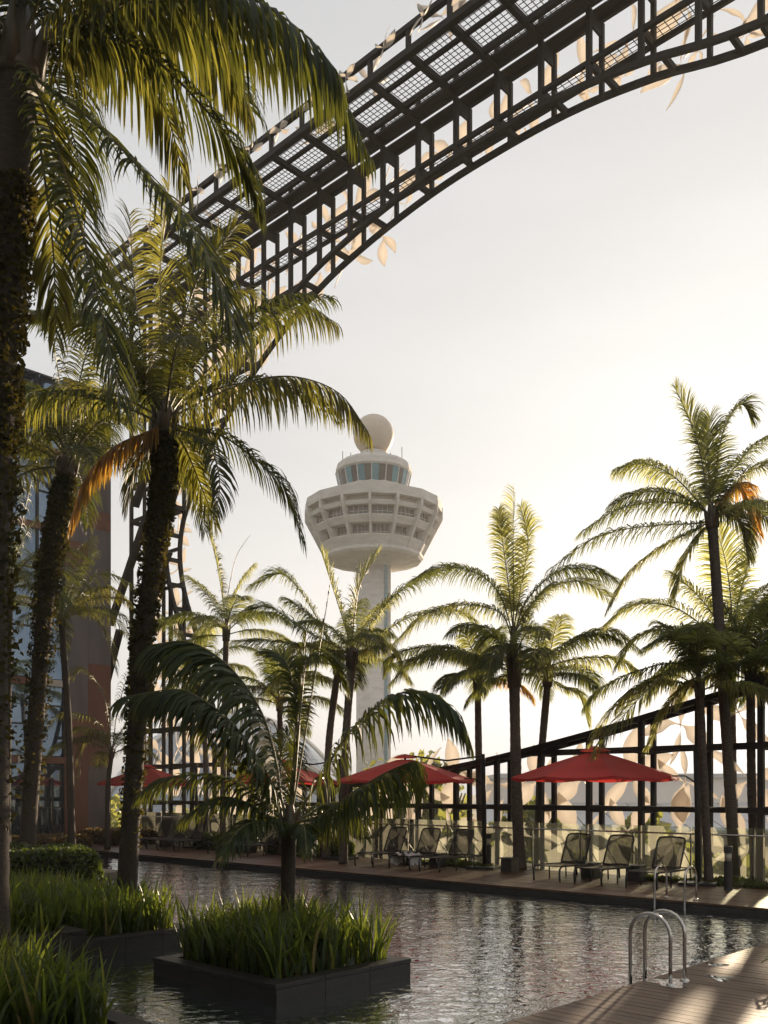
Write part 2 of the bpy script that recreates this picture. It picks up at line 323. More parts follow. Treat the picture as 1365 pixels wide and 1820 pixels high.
# ------------------------------------------------------------------ palms
def frond_mesh(P, nl=46, ll=.6, droop=1., width=.035, seg=3, mat='leaf', lift=.25, r0=.022, bare=.16, seed=0, hang=0., splay=72):
    """pinnate leaf along centre line P (n,3): nl leaflets on either side"""
    rg = np.random.default_rng(seed)
    P = spline(P, 30); D = norm(np.gradient(P, axis=0))
    ch = P[-1] - P[0]; hz = np.array([ch[0], ch[1], 0.])
    if np.linalg.norm(hz) < .15 * np.linalg.norm(ch) + 1e-6: hz = hz + np.array([.6, .5, 0])
    Sd = norm(np.cross(hz, [0, 0, 1.]))
    b = MB(); rr = r0 * np.linspace(1., .14, 30) ** .8; rb = MB(); rb.tube(P, rr, 5, cap=False)
    t = np.linspace(bare, .995, nl); 
    for side in (-1, 1):
        tt = np.clip(t + rg.normal(0, .3 / nl, nl), 0, .999); x = tt * 29; i = x.astype(int); f = (x - i)[:, None]
        i2 = np.minimum(i + 1, 29)
        O = P[i] * (1 - f) + P[i2] * f; T = norm(D[i] * (1 - f) + D[i2] * f)
        S = norm(Sd[None] - (T @ Sd)[:, None] * T) * side; N = np.cross(S, T) * side
        N = np.where((N[:, 2] < 0)[:, None], -N, N)
        q = (tt - bare) / (1 - bare)
        al = np.radians(splay - (splay - 24) * q ** 1.3 + rg.normal(0, 4, nl))
        L = ll * (.42 + .58 * np.sin(pi * np.clip(.12 + .70 * q, 0, 1)) ** .8) * (1 - .45 * q ** 6) * rg.uniform(.88, 1.06, nl)
        L *= np.where(rg.random(nl) < .04, .5, 1)
        d = norm(T * np.cos(al)[:, None] + S * np.sin(al)[:, None] + N * (lift + rg.normal(0, .08, nl))[:, None])
        d = norm(d + np.array([0, 0, -1.]) * hang)
        dr = (droop * rg.uniform(.75, 1.25, nl))[:, None]
        pts = [O]; dirs = [d]; cur = d
        for k in range(seg):
            cur = norm(cur + np.array([0, 0, -1.]) * dr * (.45 if k == 0 else .9) * 2. / seg * (.5 + .5 * k)); dirs.append(cur)
            pts.append(pts[-1] + cur * (L / seg)[:, None])
        wp = ([.5, 1., .72, .07] if seg == 3 else [.5, 1., .9, .6, .07] if seg == 4 else [.5, .95, 1., .85, .55, .05] if seg == 5 else [.6, 1., .06])
        tw = rg.normal(0, .35, nl)[:, None]
        vv = []
        for k in range(seg + 1):
            wd = norm(T - (T * dirs[k]).sum(1)[:, None] * dirs[k]); nn = np.cross(wd, dirs[k])
            wd = wd * np.cos(tw) + nn * np.sin(tw)
            h = wd * (width * wp[k] / 2) * np.clip(L / ll, .6, 1)[:, None]
            vv += [pts[k] - h, pts[k] + h]
        vv = np.stack(vv, 1).reshape(-1, 3)           # per leaflet 2*(seg+1)
        m_ = 2 * (seg + 1); base = np.arange(nl)[:, None] * m_
        q4 = np.concatenate([base + np.array([[2 * k, 2 * k + 1, 2 * k + 3, 2 * k + 2]]) for k in range(seg)])
        b.addq(vv, q4, 0)
    return b.mesh('frond', mat), rb.mesh('rachis', 'rachis', True)
def arc(p0, az, e0, L, bend, n=8, pw=1.3):
    pts = [np.array(p0, float)]; ds = L / n
    for k in range(n):
        e = e0 - bend * ((k + .5) / n) ** pw
        pts.append(pts[-1] + ds * np.array([cos(e) * cos(az), cos(e) * sin(az), sin(e)]))
    return pts
def palm(label, Y, trunk, r0, r1, auto=(0, 0), L=3., custom=(), bark='bark', ll=.6, nl=44, width=.036, droop=1., seg=3, seed=1,
         sheath=.9, ivy=None, group=None, emin=-25, emax=80, basez=None, warm=.2, az_skip=None, hang=0., splay=72, full=1., pale=False):
    """trunk: (px, py) of its centre line from the foot to the crown, all at depth Y"""
    rg = random.Random(seed)
    T = [W(x, y, Y) for x, y in trunk]
    if basez is not None: T[0][2] = basez
    root = empty('palm_tree', T[0], 0, label, 'palm tree', group)
    B = T[0]; loc = [p - B for p in T]; n_ = max(24, int((loc[-1][2]) / .11)); P = spline(loc, n_)
    tt = np.linspace(0, 1, n_); rr = r0 + (r1 - r0) * tt ** .8
    rr = rr + r0 * .28 * np.exp(-tt * 14); rr = rr * (1 + .05 * (np.arange(n_) % 2)) * (1 + .03 * np.sin(tt * 23 + seed))
    b = MB(); b.tube(P, rr, 12); b.build('trunk', bark, root, smooth=True)
    top = P[-1]; up = norm(P[-1] - P[-3])
    if sheath:
        b = MB(); q = np.linspace(-.12, 1, 9)
        b.tube([top + up * sheath * x for x in q], [r1 * (1.35 - .85 * max(x, 0) ** .8) for x in q], 10)
        for k in range(5):
            a = k * 2.4; dx = np.array([cos(a), sin(a), 0])
            b.tube([top + dx * r1 * .8 - up * .05, top + dx * r1 * 1.1 + up * sheath * .35, top + dx * r1 * 1.4 + up * sheath * .7], [r1 * .6, r1 * .4, .02], 6)
        b.build('crown_sheath', 'shaft', root, smooth=True)
    k = 0
    for cf in custom:
        o_ = dict(cf[1]) if len(cf) > 1 else {}
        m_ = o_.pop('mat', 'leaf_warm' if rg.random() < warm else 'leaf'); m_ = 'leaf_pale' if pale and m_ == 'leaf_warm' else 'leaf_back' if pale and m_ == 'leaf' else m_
        dy = o_.pop('dy', 0.); st = o_.pop('st', .3)
        pts = cf[0]; nn = len(pts); Q = [top + up * sheath * st]
        for i, (x, y) in enumerate(pts): Q.append(W(x, y, Y + dy * (i + 1) / nn) - B)
        kw = dict(nl=nl, ll=ll, droop=droop, width=width, seg=seg, hang=hang, splay=splay); kw.update(o_); kw['ll'] *= full; kw['droop'] *= (.75 if pale else 1); kw['nl'] = int(kw['nl'] * 1.35 * (1 + (full - 1) * .8)); kw['width'] *= .8
        mm_ = frond_mesh(Q, mat=m_, seed=seed * 100 + k, **kw); link('rachis', mm_[1], link('frond', mm_[0], root)); k += 1
    na, off = auto
    for i in range(na):
        f = (i + .5) / na; az = off + i * 2.39996 + rg.uniform(-.2, .2)
        if az_skip and az_skip(az % (2 * pi)): continue
        e0 = radians(emax + (emin + 35 - emax) * f + rg.uniform(-6, 6)); bend = radians(48 + 45 * (1 - abs(f - .45)) + rg.uniform(-12, 12))
        if e0 > radians(66): bend *= .45
        LL = L * rg.uniform(.85, 1.1) * (.8 + .2 * sin(pi * f))
        Q = arc(top + up * sheath * (.55 - .45 * f), az, e0, LL, bend)
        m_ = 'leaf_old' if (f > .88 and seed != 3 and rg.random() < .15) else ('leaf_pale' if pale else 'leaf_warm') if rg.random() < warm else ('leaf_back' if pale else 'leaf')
        mm_ = frond_mesh(Q, nl=int(nl * 1.35), ll=ll * rg.uniform(.85, 1.1), droop=droop * rg.uniform(.7, 1.3), width=width * .8, seg=seg, mat=m_, seed=seed * 100 + k, hang=hang, splay=splay); link('rachis', mm_[1], link('frond', mm_[0], root)); k += 1
    if ivy:
        t0, t1, cnt, th, sz = ivy
        rgn = np.random.default_rng(seed + 5); t0 *= .55; t = t0 + (t1 - t0) * rgn.beta(1.7, 1.0, cnt); i = np.clip((t * (n_ - 1)).astype(int), 0, n_ - 1)
        an = rgn.uniform(0, 2 * pi, cnt); lump = 1 + .5 * np.sin(t * 31 + an * 2) * np.sin(t * 17 - an)
        rad = rr[i] + rgn.uniform(.0, 1, cnt) * th * lump * (.4 + .6 * np.sin(pi * (t - t0) / (t1 - t0)) ** .4)
        C_ = P[i] + np.stack([np.cos(an) * rad, np.sin(an) * rad, rgn.uniform(-.06, .06, cnt)], 1)
        leafcloud(C_, sz, rgn, out=np.stack([np.cos(an), np.sin(an), np.full(cnt, .2)], 1)).build('ivy', 'ivy', root)['kind'] = 'stuff'
    return root
def leafcloud(C_, sz, rgn, out=None, asp=1.5):
    """a diamond shaped leaf, folded along its middle, at every centre"""
    n_ = len(C_); d = norm(rgn.normal(size=(n_, 3)) + (out * .6 if out is not None else 0)); e = norm(np.cross(d, rgn.normal(size=(n_, 3))))
    s_ = (sz * rgn.uniform(.6, 1.35, n_))[:, None]; nn = np.cross(d, e)
    v = np.stack([C_ - d * s_ * asp / 2, C_ + e * s_ / 2 + nn * s_ * .15, C_ + d * s_ * asp / 2, C_ - e * s_ / 2 + nn * s_ * .15], 1).reshape(-1, 3)
    b = MB(); b.addq(v, np.arange(n_ * 4).reshape(n_, 4)); return b

G1 = 'tall palms among the planters on the left'
# the big one at the left edge
palm('tallest palm at the left edge, ivy-covered trunk running down the frame', 9.5,
     [(-16, 1850), (-18, 1400), (-20, 1000), (-8, 700), (10, 400), (30, 130)], .17, .20, auto=(8, 2.2), L=3.6, sheath=.75, ll=1.0, nl=70, width=.05, seg=5,
     droop=1.1, seed=3, basez=-.1, ivy=(.30, .86, 5200, .11, .05), az_skip=lambda a: False, emin=0, emax=70,
     custom=[([(150, 40), (300, -25), (440, -5), (540, 60), (598, 125)], dict(ll=1.15, droop=1.7, nl=56, dy=-.6, seg=5, mat='leaf', hang=.5, width=.055)),
             ([(150, 30), (330, 5), (480, 40), (590, 150), (655, 275)], dict(ll=.85, droop=1.6, nl=58, dy=1.2, mat='leaf', hang=.45, width=.05)),
             ([(140, 60), (260, 95), (370, 200), (430, 280), (462, 370)], dict(ll=.7, droop=.9, nl=66, dy=.8, mat='leaf', hang=.2, width=.042)),
             ([(66, 141), (171, 220), (264, 316), (343, 409), (390, 500), (425, 600)], dict(ll=.9, droop=.45, nl=92, dy=-1., mat='leaf', width=.04, lift=.1)),
             ([(70, 170), (110, 290), (150, 425), (190, 600), (215, 720)], dict(ll=.75, droop=.4, nl=80, dy=-.6, mat='leaf', width=.04, lift=.1)),
             ([(60, 190), (80, 320), (95, 450), (100, 600)], dict(ll=.7, droop=.8, nl=60, dy=1., mat='leaf_warm')),
             ([(90, 60), (150, 20), (260, 10), (380, 90), (440, 190)], dict(ll=.95, droop=1.4, nl=80, dy=2., mat='leaf_warm', hang=.4)),
             ([(110, 80), (200, 90), (290, 190), (330, 330)], dict(ll=.8, droop=1.4, nl=70, dy=2.4, mat='leaf_warm', hang=.3)),
             ([(20, 20), (60, -120), (130, -260)], dict(ll=.9, nl=70, dy=.5)), ([(60, 20), (140, -120), (260, -180)], dict(ll=.9, nl=70, dy=1.5)),
             ([(0, 80), (-80, -10), (-180, 60)], dict(ll=.9, nl=60)), ([(0, 140), (-60, 180), (-110, 330), (-120, 480)], dict(ll=.9, nl=60, dy=1.))])
# tree in the grass bed
palm('ivy-wrapped palm rising from the sword-leaf bed behind the island planter', 14.6,
     [(222, 1636), (230, 1500), (243, 1300), (255, 1130), (280, 950), (290, 850), (293, 765)], .14, .145, auto=(10, 1.), L=3.3, sheath=.55, ll=.7, nl=66, width=.04, seg=4,
     droop=1., seed=5, basez=.05, ivy=(.30, .97, 7000, .075, .045),
     custom=[([(309, 740), (387, 700), (459, 674), (532, 671), (604, 700), (655, 768)], dict(ll=.85, droop=1.9, nl=85, mat='leaf_warm', hang=.6, dy=-.5)),
             ([(340, 765), (395, 775), (459, 821), (507, 870), (538, 962)], dict(ll=.75, droop=1.1, nl=70, mat='leaf', dy=.6)),
             ([(330, 700), (400, 630), (480, 568), (540, 545), (595, 572)], dict(ll=.8, droop=1.6, nl=70, mat='leaf_warm', dy=1.2, hang=.4)),
             ([(268, 765), (208, 792), (160, 840), (128, 925)], dict(ll=.8, droop=1.5, nl=75, mat='leaf_old', dy=-.8, hang=.3, width=.05)),
             ([(270, 700), (230, 620), (170, 560), (80, 560)], dict(ll=.75, nl=70, mat='leaf')),
             ([(262, 690), (215, 560), (160, 470), (110, 440)], dict(ll=.75, nl=70, mat='leaf', dy=-1.)),
             ([(290, 620), (285, 470), (300, 330)], dict(ll=.75, nl=70, mat='leaf_warm', droop=.4)),
             ([(310, 640), (350, 500), (420, 400)], dict(ll=.75, nl=70, mat='leaf_warm', droop=.7, dy=-.6)),
             ([(322, 660), (390, 540), (450, 520)], dict(ll=.7, nl=60, mat='leaf_warm', dy=1.)),
             ([(262, 670), (240, 520), (230, 380)], dict(ll=.75, nl=66, mat='leaf_warm', droop=.5, dy=.8)),
             ([(325, 790), (352, 850), (384, 935)], dict(ll=.6, droop=1., nl=55, mat='leaf_warm', dy=1.)),
             ([(330, 770), (370, 790), (390, 850), (385, 910)], dict(ll=.55, droop=.8, nl=45, mat='leaf', dy=-1.)),
             ([(270, 790), (240, 830), (225, 900)], dict(ll=.6, droop=1., nl=55, mat='leaf'))])
palm('ivy-clad palm in front of the striped facade, behind the clipped hedge', 20.,
     [(44, 1500), (60, 1330), (80, 1080), (98, 950), (118, 840)], .165, .17, auto=(16, .5), L=3.6, sheath=.6, ll=.75, nl=56, width=.042, seg=4, seed=8,
     basez=.0, ivy=(.25, .98, 6500, .13, .055), warm=.4,
     custom=[([(150, 780), (200, 740), (260, 770)], dict(ll=.7, mat='leaf_warm')), ([(105, 740), (60, 690), (10, 700)], dict(ll=.7, mat='leaf')),
             ([(150, 700), (170, 600), (120, 520)], dict(ll=.7, mat='leaf')), ([(110, 720), (90, 600), (40, 540)], dict(ll=.7, mat='leaf')),
             ([(70, 800), (20, 790), (-30, 850)], dict(ll=.7, mat='leaf')), ([(140, 760), (220, 680), (200, 600)], dict(ll=.7, mat='leaf_warm'))])
palm('slender palm squeezed between the left edge and the ivy-clad palm', 26., [(12, 1490), (14, 1250), (17, 1050)], .10, .09, auto=(14, .1), L=2.8, sheath=.6, ll=.6, nl=44,
     seed=12, basez=0., custom=[([(30, 970), (50, 880), (75, 780)], dict(ll=.6))])
palm('palm beside the facade with fronds over its terracotta edge', 30., [(128, 1500), (122, 1300), (110, 1110)], .12, .1, auto=(13, .7), L=3.2, sheath=.5, ll=.7, nl=50, seed=14, basez=0.,
     custom=[([(150, 1060), (200, 1045), (250, 1100)], dict(ll=.8, nl=55, droop=1.6)), ([(150, 1080), (190, 1130), (205, 1190)], dict(ll=.8, mat='leaf_warm')),
             ([(140, 1060), (180, 1020), (240, 1040)], dict(ll=.8))])
palm('short young palm in front of the terracotta pillar', 34., [(191, 1475), (192, 1400), (198, 1345)], .09, .08, auto=(7, .3), L=2.2, sheath=.4, ll=.7, nl=40, seed=16, basez=0.,
     custom=[([(180, 1300), (150, 1310), (140, 1390)], dict(ll=.9, mat='leaf_warm', droop=1.7)), ([(185, 1240), (150, 1190), (130, 1200)], dict(ll=.7, mat='leaf_warm')),
             ([(210, 1260), (235, 1190), (290, 1160)], dict(ll=.8)), ([(170, 1310), (110, 1320), (80, 1350)], dict(ll=.7)), ([(170, 1280), (110, 1270), (75, 1310)], dict(ll=.7, mat='leaf_warm'))])
# the young palm in the island planter
PY = 11.75
palm('short young palm growing from the square island planter in the pool', PY, [(511, 1650), (512, 1560), (514, 1478)], .082, .095, auto=(0, 0), sheath=.35, ll=.62, nl=60,
     width=.042, seg=4, droop=1., seed=21, basez=.0, warm=0.,
     custom=[([(560, 1400), (615, 1310), (680, 1248), (740, 1228), (792, 1250), (826, 1302)], dict(ll=.9, droop=1.3, nl=70, width=.05, mat='leaf', dy=-.4, hang=.2)),
             ([(570, 1450), (628, 1408), (685, 1374), (734, 1352)], dict(ll=.8, droop=1.7, nl=62, hang=.5, dy=-.5, mat='leaf')),
             ([(500, 1420), (491, 1356), (469, 1276), (432, 1213), (385, 1166), (330, 1140), (268, 1146)], dict(ll=1.0, droop=.8, nl=96, dy=.3, mat='leaf', width=.065, lift=.05, splay=60, hang=.45)),
             ([(495, 1430), (472, 1375), (440, 1320), (403, 1276), (359, 1243), (311, 1225), (215, 1240)], dict(ll=.8, droop=.9, nl=90, dy=-.7, mat='leaf', width=.055, lift=.05, splay=62, hang=.35)),
             ([(480, 1440), (430, 1395), (370, 1378), (300, 1384), (255, 1410)], dict(ll=.65, nl=60, dy=.6, mat='leaf', droop=1.2)),
             ([(485, 1455), (440, 1430), (390, 1420), (330, 1452)], dict(ll=.55, nl=54, dy=-.3, mat='leaf', droop=1.2)),
             ([(492, 1465), (450, 1462), (420, 1480), (395, 1520)], dict(ll=.5, nl=45, dy=-1., mat='leaf')),
             ([(520, 1400), (528, 1260), (545, 1120)], dict(ll=.25, nl=46, droop=.2, mat='leaf', dy=.2, splay=25)),
             ([(530, 1380), (560, 1200), (590, 1020)], dict(ll=.06, nl=20, droop=.1, dy=.1, splay=15, r0=.016)),
             ([(524, 1380), (535, 1250), (548, 1170), (590, 1175), (612, 1225)], dict(ll=.42, nl=44, mat='leaf', droop=.6, dy=.2, bare=.45)),
             ([(520, 1380), (528, 1270), (510, 1180), (480, 1160)], dict(ll=.4, nl=44, mat='leaf', droop=.5, dy=.3, bare=.45)),
             ([(545, 1450), (580, 1430), (620, 1440), (650, 1490)], dict(ll=.5, nl=45, dy=.9, mat='leaf')),
             ([(500, 1420), (500, 1340), (520, 1290)], dict(ll=.5, nl=44, dy=1.1, mat='leaf')),
             ([(525, 1470), (540, 1470), (545, 1520)], dict(ll=.35, nl=40, dy=-.9, mat='leaf'))])
# middle, at the back of the far deck
G2 = 'palms in the beds along the far deck'
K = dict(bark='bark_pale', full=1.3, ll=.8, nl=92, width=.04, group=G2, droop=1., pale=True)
palm('middle palm leaning slightly right in front of the tower shaft', 27., [(610, 1520), (613, 1350), (624, 1185)], .11, .12, auto=(5, .4), L=2.6, sheath=.8, seed=31, basez=0.,
     custom=[([(628, 1120), (640, 1040), (672, 985)], dict(mat='leaf_warm', ll=.75, droop=.6)), ([(615, 1120), (590, 1040), (572, 985)], dict(ll=.7, mat='leaf_warm', droop=.7)),
             ([(650, 1130), (690, 1070), (745, 1030), (800, 1010)], dict(ll=.7, mat='leaf')), ([(655, 1150), (720, 1100), (800, 1085), (840, 1100)], dict(ll=.65, mat='leaf_warm')),
             ([(600, 1150), (540, 1120), (480, 1080), (440, 1085)], dict(ll=.7, mat='leaf')), ([(600, 1160), (550, 1150), (480, 1140), (420, 1140)], dict(ll=.7, mat='leaf')),
             ([(650, 1160), (690, 1150), (720, 1200)], dict(ll=.7, mat='leaf_warm', droop=1.5))], **K)
palm('palm just left of the tower shaft with a dark thick crown', 29., [(578, 1500), (584, 1330), (600, 1195)], .11, .11, auto=(8, .9), L=2.9, sheath=.7, seed=33, basez=0.,
     custom=[([(580, 1130), (540, 1060), (500, 1020), (450, 1040)], dict(ll=.8)), ([(570, 1170), (520, 1180), (480, 1220)], dict(ll=.7))], **K)
palm('pale yellowing palm standing left of the tower, behind the young palm', 33., [(396, 1485), (398, 1300), (402, 1135)], .11, .10, auto=(10, .2), L=2.8, sheath=.7, seed=35, basez=0., warm=.6,
     custom=[([(395, 1060), (385, 1000), (372, 950)], dict(ll=.6, mat='leaf_warm', droop=.8)), ([(405, 1060), (420, 990), (445, 950)], dict(ll=.05, nl=16, r0=.02))], **K)
palm('palm half hidden behind the ivy-wrapped trunk, above the small umbrella', 35., [(366, 1480), (365, 1330), (352, 1215)], .11, .09, auto=(10, 1.4), L=2.8, sheath=.6, seed=37, basez=0., warm=.5, **K)
palm('low bushy palm directly behind the young palm of the island', 31., [(500, 1500), (500, 1400), (497, 1260)], .1, .09, auto=(11, 2.4), L=2.6, sheath=.6, seed=39, basez=0., warm=.3, **K)
palm('palm right of the tower with a narrow pale trunk and small crown', 27.5, [(856, 1532), (852, 1400), (849, 1222)], .115, .10, auto=(6, .4), L=2.2, sheath=.6, seed=41, basez=0.,
     custom=[([(825, 1165), (770, 1150), (710, 1160), (690, 1185)], dict(ll=.75, droop=1.6)), ([(835, 1170), (790, 1150), (740, 1170), (700, 1210)], dict(ll=.7, droop=1.4, dy=-.8)),
             ([(845, 1170), (830, 1130), (850, 1120)], dict(ll=.6))], **K)
palm('tall palm with an upright plume of fronds, left of the three loungers', 25.2, [(924, 1544), (918, 1400), (914, 1210)], .16, .14, auto=(5, .1), L=2.8, sheath=1.5, seed=43, basez=0.,
     custom=[([(913, 1050), (912, 960), (914, 868)], dict(ll=.55, droop=.7, lift=.5, splay=48, nl=56, mat='leaf_warm', st=.9)), ([(905, 1050), (893, 960), (886, 905)], dict(ll=.45, droop=.7, splay=50, mat='leaf_warm', st=.9)),
             ([(925, 1050), (938, 960), (925, 900)], dict(ll=.5, droop=.9, splay=50, st=.9)),
             ([(890, 1060), (850, 1020), (790, 1008), (735, 1030)], dict(ll=.75, droop=1.4, st=.8)), ([(890, 1090), (830, 1075), (760, 1090), (705, 1140)], dict(ll=.7, droop=1.4, st=.7, mat='leaf_warm')),
             ([(935, 1070), (985, 1020), (1040, 1010), (1092, 1028)], dict(ll=.75, droop=1.4, st=.8)), ([(940, 1080), (990, 1040), (1040, 1035), (1080, 1060)], dict(ll=.7, mat='leaf_warm', dy=1., st=.8)),
             ([(950, 1180), (1020, 1135), (1080, 1120), (1130, 1150)], dict(ll=.65, droop=1.5)), ([(955, 1190), (1020, 1172), (1090, 1170), (1130, 1190)], dict(ll=.65, droop=1.6)),
             ([(880, 1180), (820, 1160), (760, 1165), (700, 1180)], dict(ll=.65, droop=1.6)), ([(900, 1160), (870, 1130), (840, 1190)], dict(ll=.7)),
             ([(905, 1150), (880, 1160), (860, 1230)], dict(ll=.6, dy=-1.))], **K)
palm('slim palm immediately left of the big red umbrella', 26.2, [(957, 1536), (960, 1380), (973, 1215)], .12, .10, auto=(8, 1.1), L=2.8, sheath=.8, seed=45, basez=0.,
     custom=[([(995, 1220), (1030, 1235), (1045, 1285)], dict(ll=.5, mat='leaf_warm', droop=.8))], **K)
palm('tallest palm on the right, leaning trunk and wide crown above the others', 21.7, [(1308, 1566), (1297, 1400), (1284, 1200), (1275, 1060), (1266, 935)], .125, .115, auto=(3, .3), L=2.8, sheath=.55, seed=47, basez=0.,
     custom=[([(1240, 900), (1170, 892), (1100, 905), (1034, 945)], dict(ll=.62, droop=1.7, nl=60)), ([(1240, 930), (1150, 935), (1060, 955), (980, 1010)], dict(ll=.62, droop=1.6, nl=60)),
             ([(1240, 890), (1195, 845), (1145, 824), (1100, 832)], dict(ll=.62, droop=1.6, mat='leaf_warm')), ([(1255, 860), (1235, 770), (1200, 690)], dict(ll=.6, droop=.6, mat='leaf_warm')),
             ([(1270, 860), (1285, 770), (1315, 720), (1337, 740)], dict(ll=.55, droop=1.)), ([(1262, 870), (1258, 800), (1262, 740)], dict(ll=.6, droop=.6)),
             ([(1240, 940), (1180, 970), (1120, 1020), (1084, 1080)], dict(ll=.6, droop=1., mat='leaf_warm')), ([(1290, 880), (1320, 870), (1350, 950)], dict(ll=.6, droop=1.7, mat='leaf_old')),
             ([(1290, 890), (1330, 840), (1390, 820)], dict(ll=.6)), ([(1245, 950), (1215, 1000), (1200, 1060)], dict(ll=.55, mat='leaf_warm')), ([(1290, 910), (1340, 900), (1390, 960)], dict(ll=.6)),
             ([(1280, 900), (1320, 930), (1330, 990)], dict(ll=.6, droop=1.2))], **K)
palm('reddish-necked palm just right of the tallest right palm', 23., [(1312, 1560), (1303, 1400), (1300, 1180)], .10, .09, auto=(8, .6), L=2.9, sheath=.7, seed=49, basez=0., warm=.5,
     custom=[([(1300, 1080), (1290, 1000), (1270, 930)], dict(ll=.7, mat='leaf_warm', droop=.5)), ([(1310, 1080), (1330, 1000), (1345, 930)], dict(ll=.65, mat='leaf_warm', droop=.5)),
             ([(1270, 1130), (1200, 1080), (1130, 1075), (1080, 1110)], dict(ll=.75, mat='leaf_warm')), ([(1270, 1150), (1210, 1120), (1140, 1130), (1100, 1180)], dict(ll=.75)),
             ([(1330, 1120), (1370, 1060), (1420, 1050)], dict(ll=.7, mat='leaf_warm'))], **K)
palm('palm whose heavy grey-green fronds hang over the big red umbrella', 21.2, [(1260, 1570), (1253, 1420), (1244, 1235)], .09, .085, auto=(5, 2.), L=2.2, sheath=.5, seed=51, basez=0.,
     custom=[([(1210, 1180), (1140, 1190), (1075, 1220), (1045, 1250)], dict(ll=.6, droop=1.7, nl=60)), ([(1230, 1190), (1180, 1200), (1110, 1270), (1055, 1340)], dict(ll=.6, droop=1.2, nl=64, dy=-1.)),
             ([(1200, 1200), (1150, 1210), (1090, 1260), (1050, 1320)], dict(ll=.55, droop=1.2, nl=60, dy=-.3)), ([(1235, 1160), (1200, 1130), (1150, 1150)], dict(ll=.6)),
             ([(1230, 1210), (1190, 1250), (1150, 1330)], dict(ll=.5, mat='leaf_warm')), ([(1250, 1180), (1280, 1170), (1300, 1250)], dict(ll=.6, droop=1.5))], **K)
palm('rightmost palm, its stout trunk lit by the low sun beside the last column', 21.9, [(1342, 1568), (1336, 1400), (1334, 1215)], .10, .10, auto=(10, 2.8), L=2.4, sheath=.5, seed=53, basez=0., warm=.3, **K)
palm('palm standing just outside the right edge, fronds reaching into the frame', 22.6, [(1420, 1560), (1412, 1400), (1400, 1200)], .12, .11, auto=(9, 1.7), L=2.4, sheath=.5, seed=55, basez=0., warm=.3,
     custom=[([(1370, 1150), (1320, 1120), (1260, 1130), (1220, 1180)], dict(ll=.7, droop=1.5))], **K)

# ------------------------------------------------------------------ the steel screen wall with its great oval opening
SS0 = 8.45; SP = 1.52
posts_s = [SS0 + SP * k for k in range(-5, 19)]
lev = [1.67 + 1.53 * k for k in range(0, 15)]; ZT = lev[14]          # 23.09
OV = [(-3., 17.5), (2, 19.2), (8.53, 20.0), (11.4, 20.7), (13.9, 21.1), (16.5, 21.2), (19.1, 21.1), (22.06, 20.67), (24.6, 20.0), (27.4, 18.7), (29.8, 17.0), (31.6, 15.4),
      (32.8, 13.6), (33.1, 12), (32.7, 10.3), (31.9, 8.6), (31.1, 6.4), (30.1, 4.3), (28.7, 3.0), (26.6, 2.5), (24.6, 2.35), (22.4, 2.35), (20.2, 2.55), (18.4, 2.75), (16, 3.1), (13.3, 3.6), (11.65, 3.95), (10.1, 4.3), (8.5, 4.7), (5.5, 5.7), (2.6, 7.4), (0, 10.5), (-3., 14)]
ovp = np.array(OV)
def inside(s, z):
    c = False; n_ = len(ovp); j = n_ - 1
    for i in range(n_):
        (a, b_), (c_, d_) = ovp[i], ovp[j]
        if (b_ > z) != (d_ > z) and s < (c_ - a) * (z - b_) / (d_ - b_) + a: c = not c
        j = i
    return c
def spans(pts_fn, t0, t1, n_=240):
    """sub-intervals of [t0,t1] lying outside the opening"""
    ts = np.linspace(t0, t1, n_); st = [not inside(*pts_fn(t)) for t in ts]; out = []; a = None
    for t, k in zip(ts, st):
        if k and a is None: a = t
        if not k and a is not None: out.append((a, t)); a = None
    if a is not None: out.append((a, t1))
    return [(a, b_) for a, b_ in out if b_ - a > .25]
CF, CB = 21.6, 22.25
wall = empty('screen_wall', SCZ(0, 0, 0), TH, 'dark steel screen wall arching over the pool terrace with cream petal panels', 'screen wall')
# local frame of the wall: x = -s, y = c
def Lc(s, c, z): return np.array([-s, c, z])
bx = MB(); bx.box(-.5, .5, -.5, .5, -.5, .5); bxm = bx.mesh('post', 'steel')
def bar(name, p, q, w, h, me=bxm, par=wall):
    """axis-aligned bar from shared unit box"""
    p, q = np.array(p), np.array(q); c = (p + q) / 2; d = np.abs(q - p); sc = np.where(d < 1e-6, 0, d); i = int(np.argmax(sc))
    s_ = [w, w, w]; s_[i] = sc[i]
    if i != 2: s_[2] = h
    else: s_[1] = h
    return link(name, me, par, loc=c, scale=s_)
S0, S1 = posts_s[0], posts_s[-1]
for s in posts_s:
    for c, w in ((CF, .135), (CB, .12)):
        for a, e in spans(lambda t: (s, t), -.05, ZT - .1): bar('post', Lc(s, c, a), Lc(s, c, e), w, w)
    for z in lev[:-1]:
        if not inside(s, z): bar('cross_member', Lc(s, CF + .09, z - .01), Lc(s, CB - .08, z - .01), .1, .2)
for z in lev:
    for c, w in ((CF, .13), (CB, .12)):
        for a, e in spans(lambda t: (t, z), S0, S1): bar('rail', Lc(a, c - .001, z), Lc(e, c - .001, z), w - .02, .13)
# curved edge of the opening, front and back, and the rungs that tie them
E = spline([(s, 0, z) for s, z in OV], 150)
for c, w in ((CF - .02, .14), (CB + .02, .14)):
    for i in range(0, 149, 3):
        b = MB(); P_ = E[i:i + 4]
        for k in range(len(P_) - 1):
            d = norm(P_[k + 1] - P_[k]) * .006
            b.beam(Lc(P_[k][0], c, P_[k][2]) , Lc(P_[k + 1][0] + d[0], c, P_[k + 1][2] + d[2]), w, .15, up=(0, 1, 0))
        b.build('opening_edge', 'steel', wall)
for i in range(1, 149, 3):
    p = E[i]; b = MB(); b.beam(Lc(p[0], CF, p[2]), Lc(p[0], CB, p[2]), .12, .16); b.build('rung', 'steel', wall)
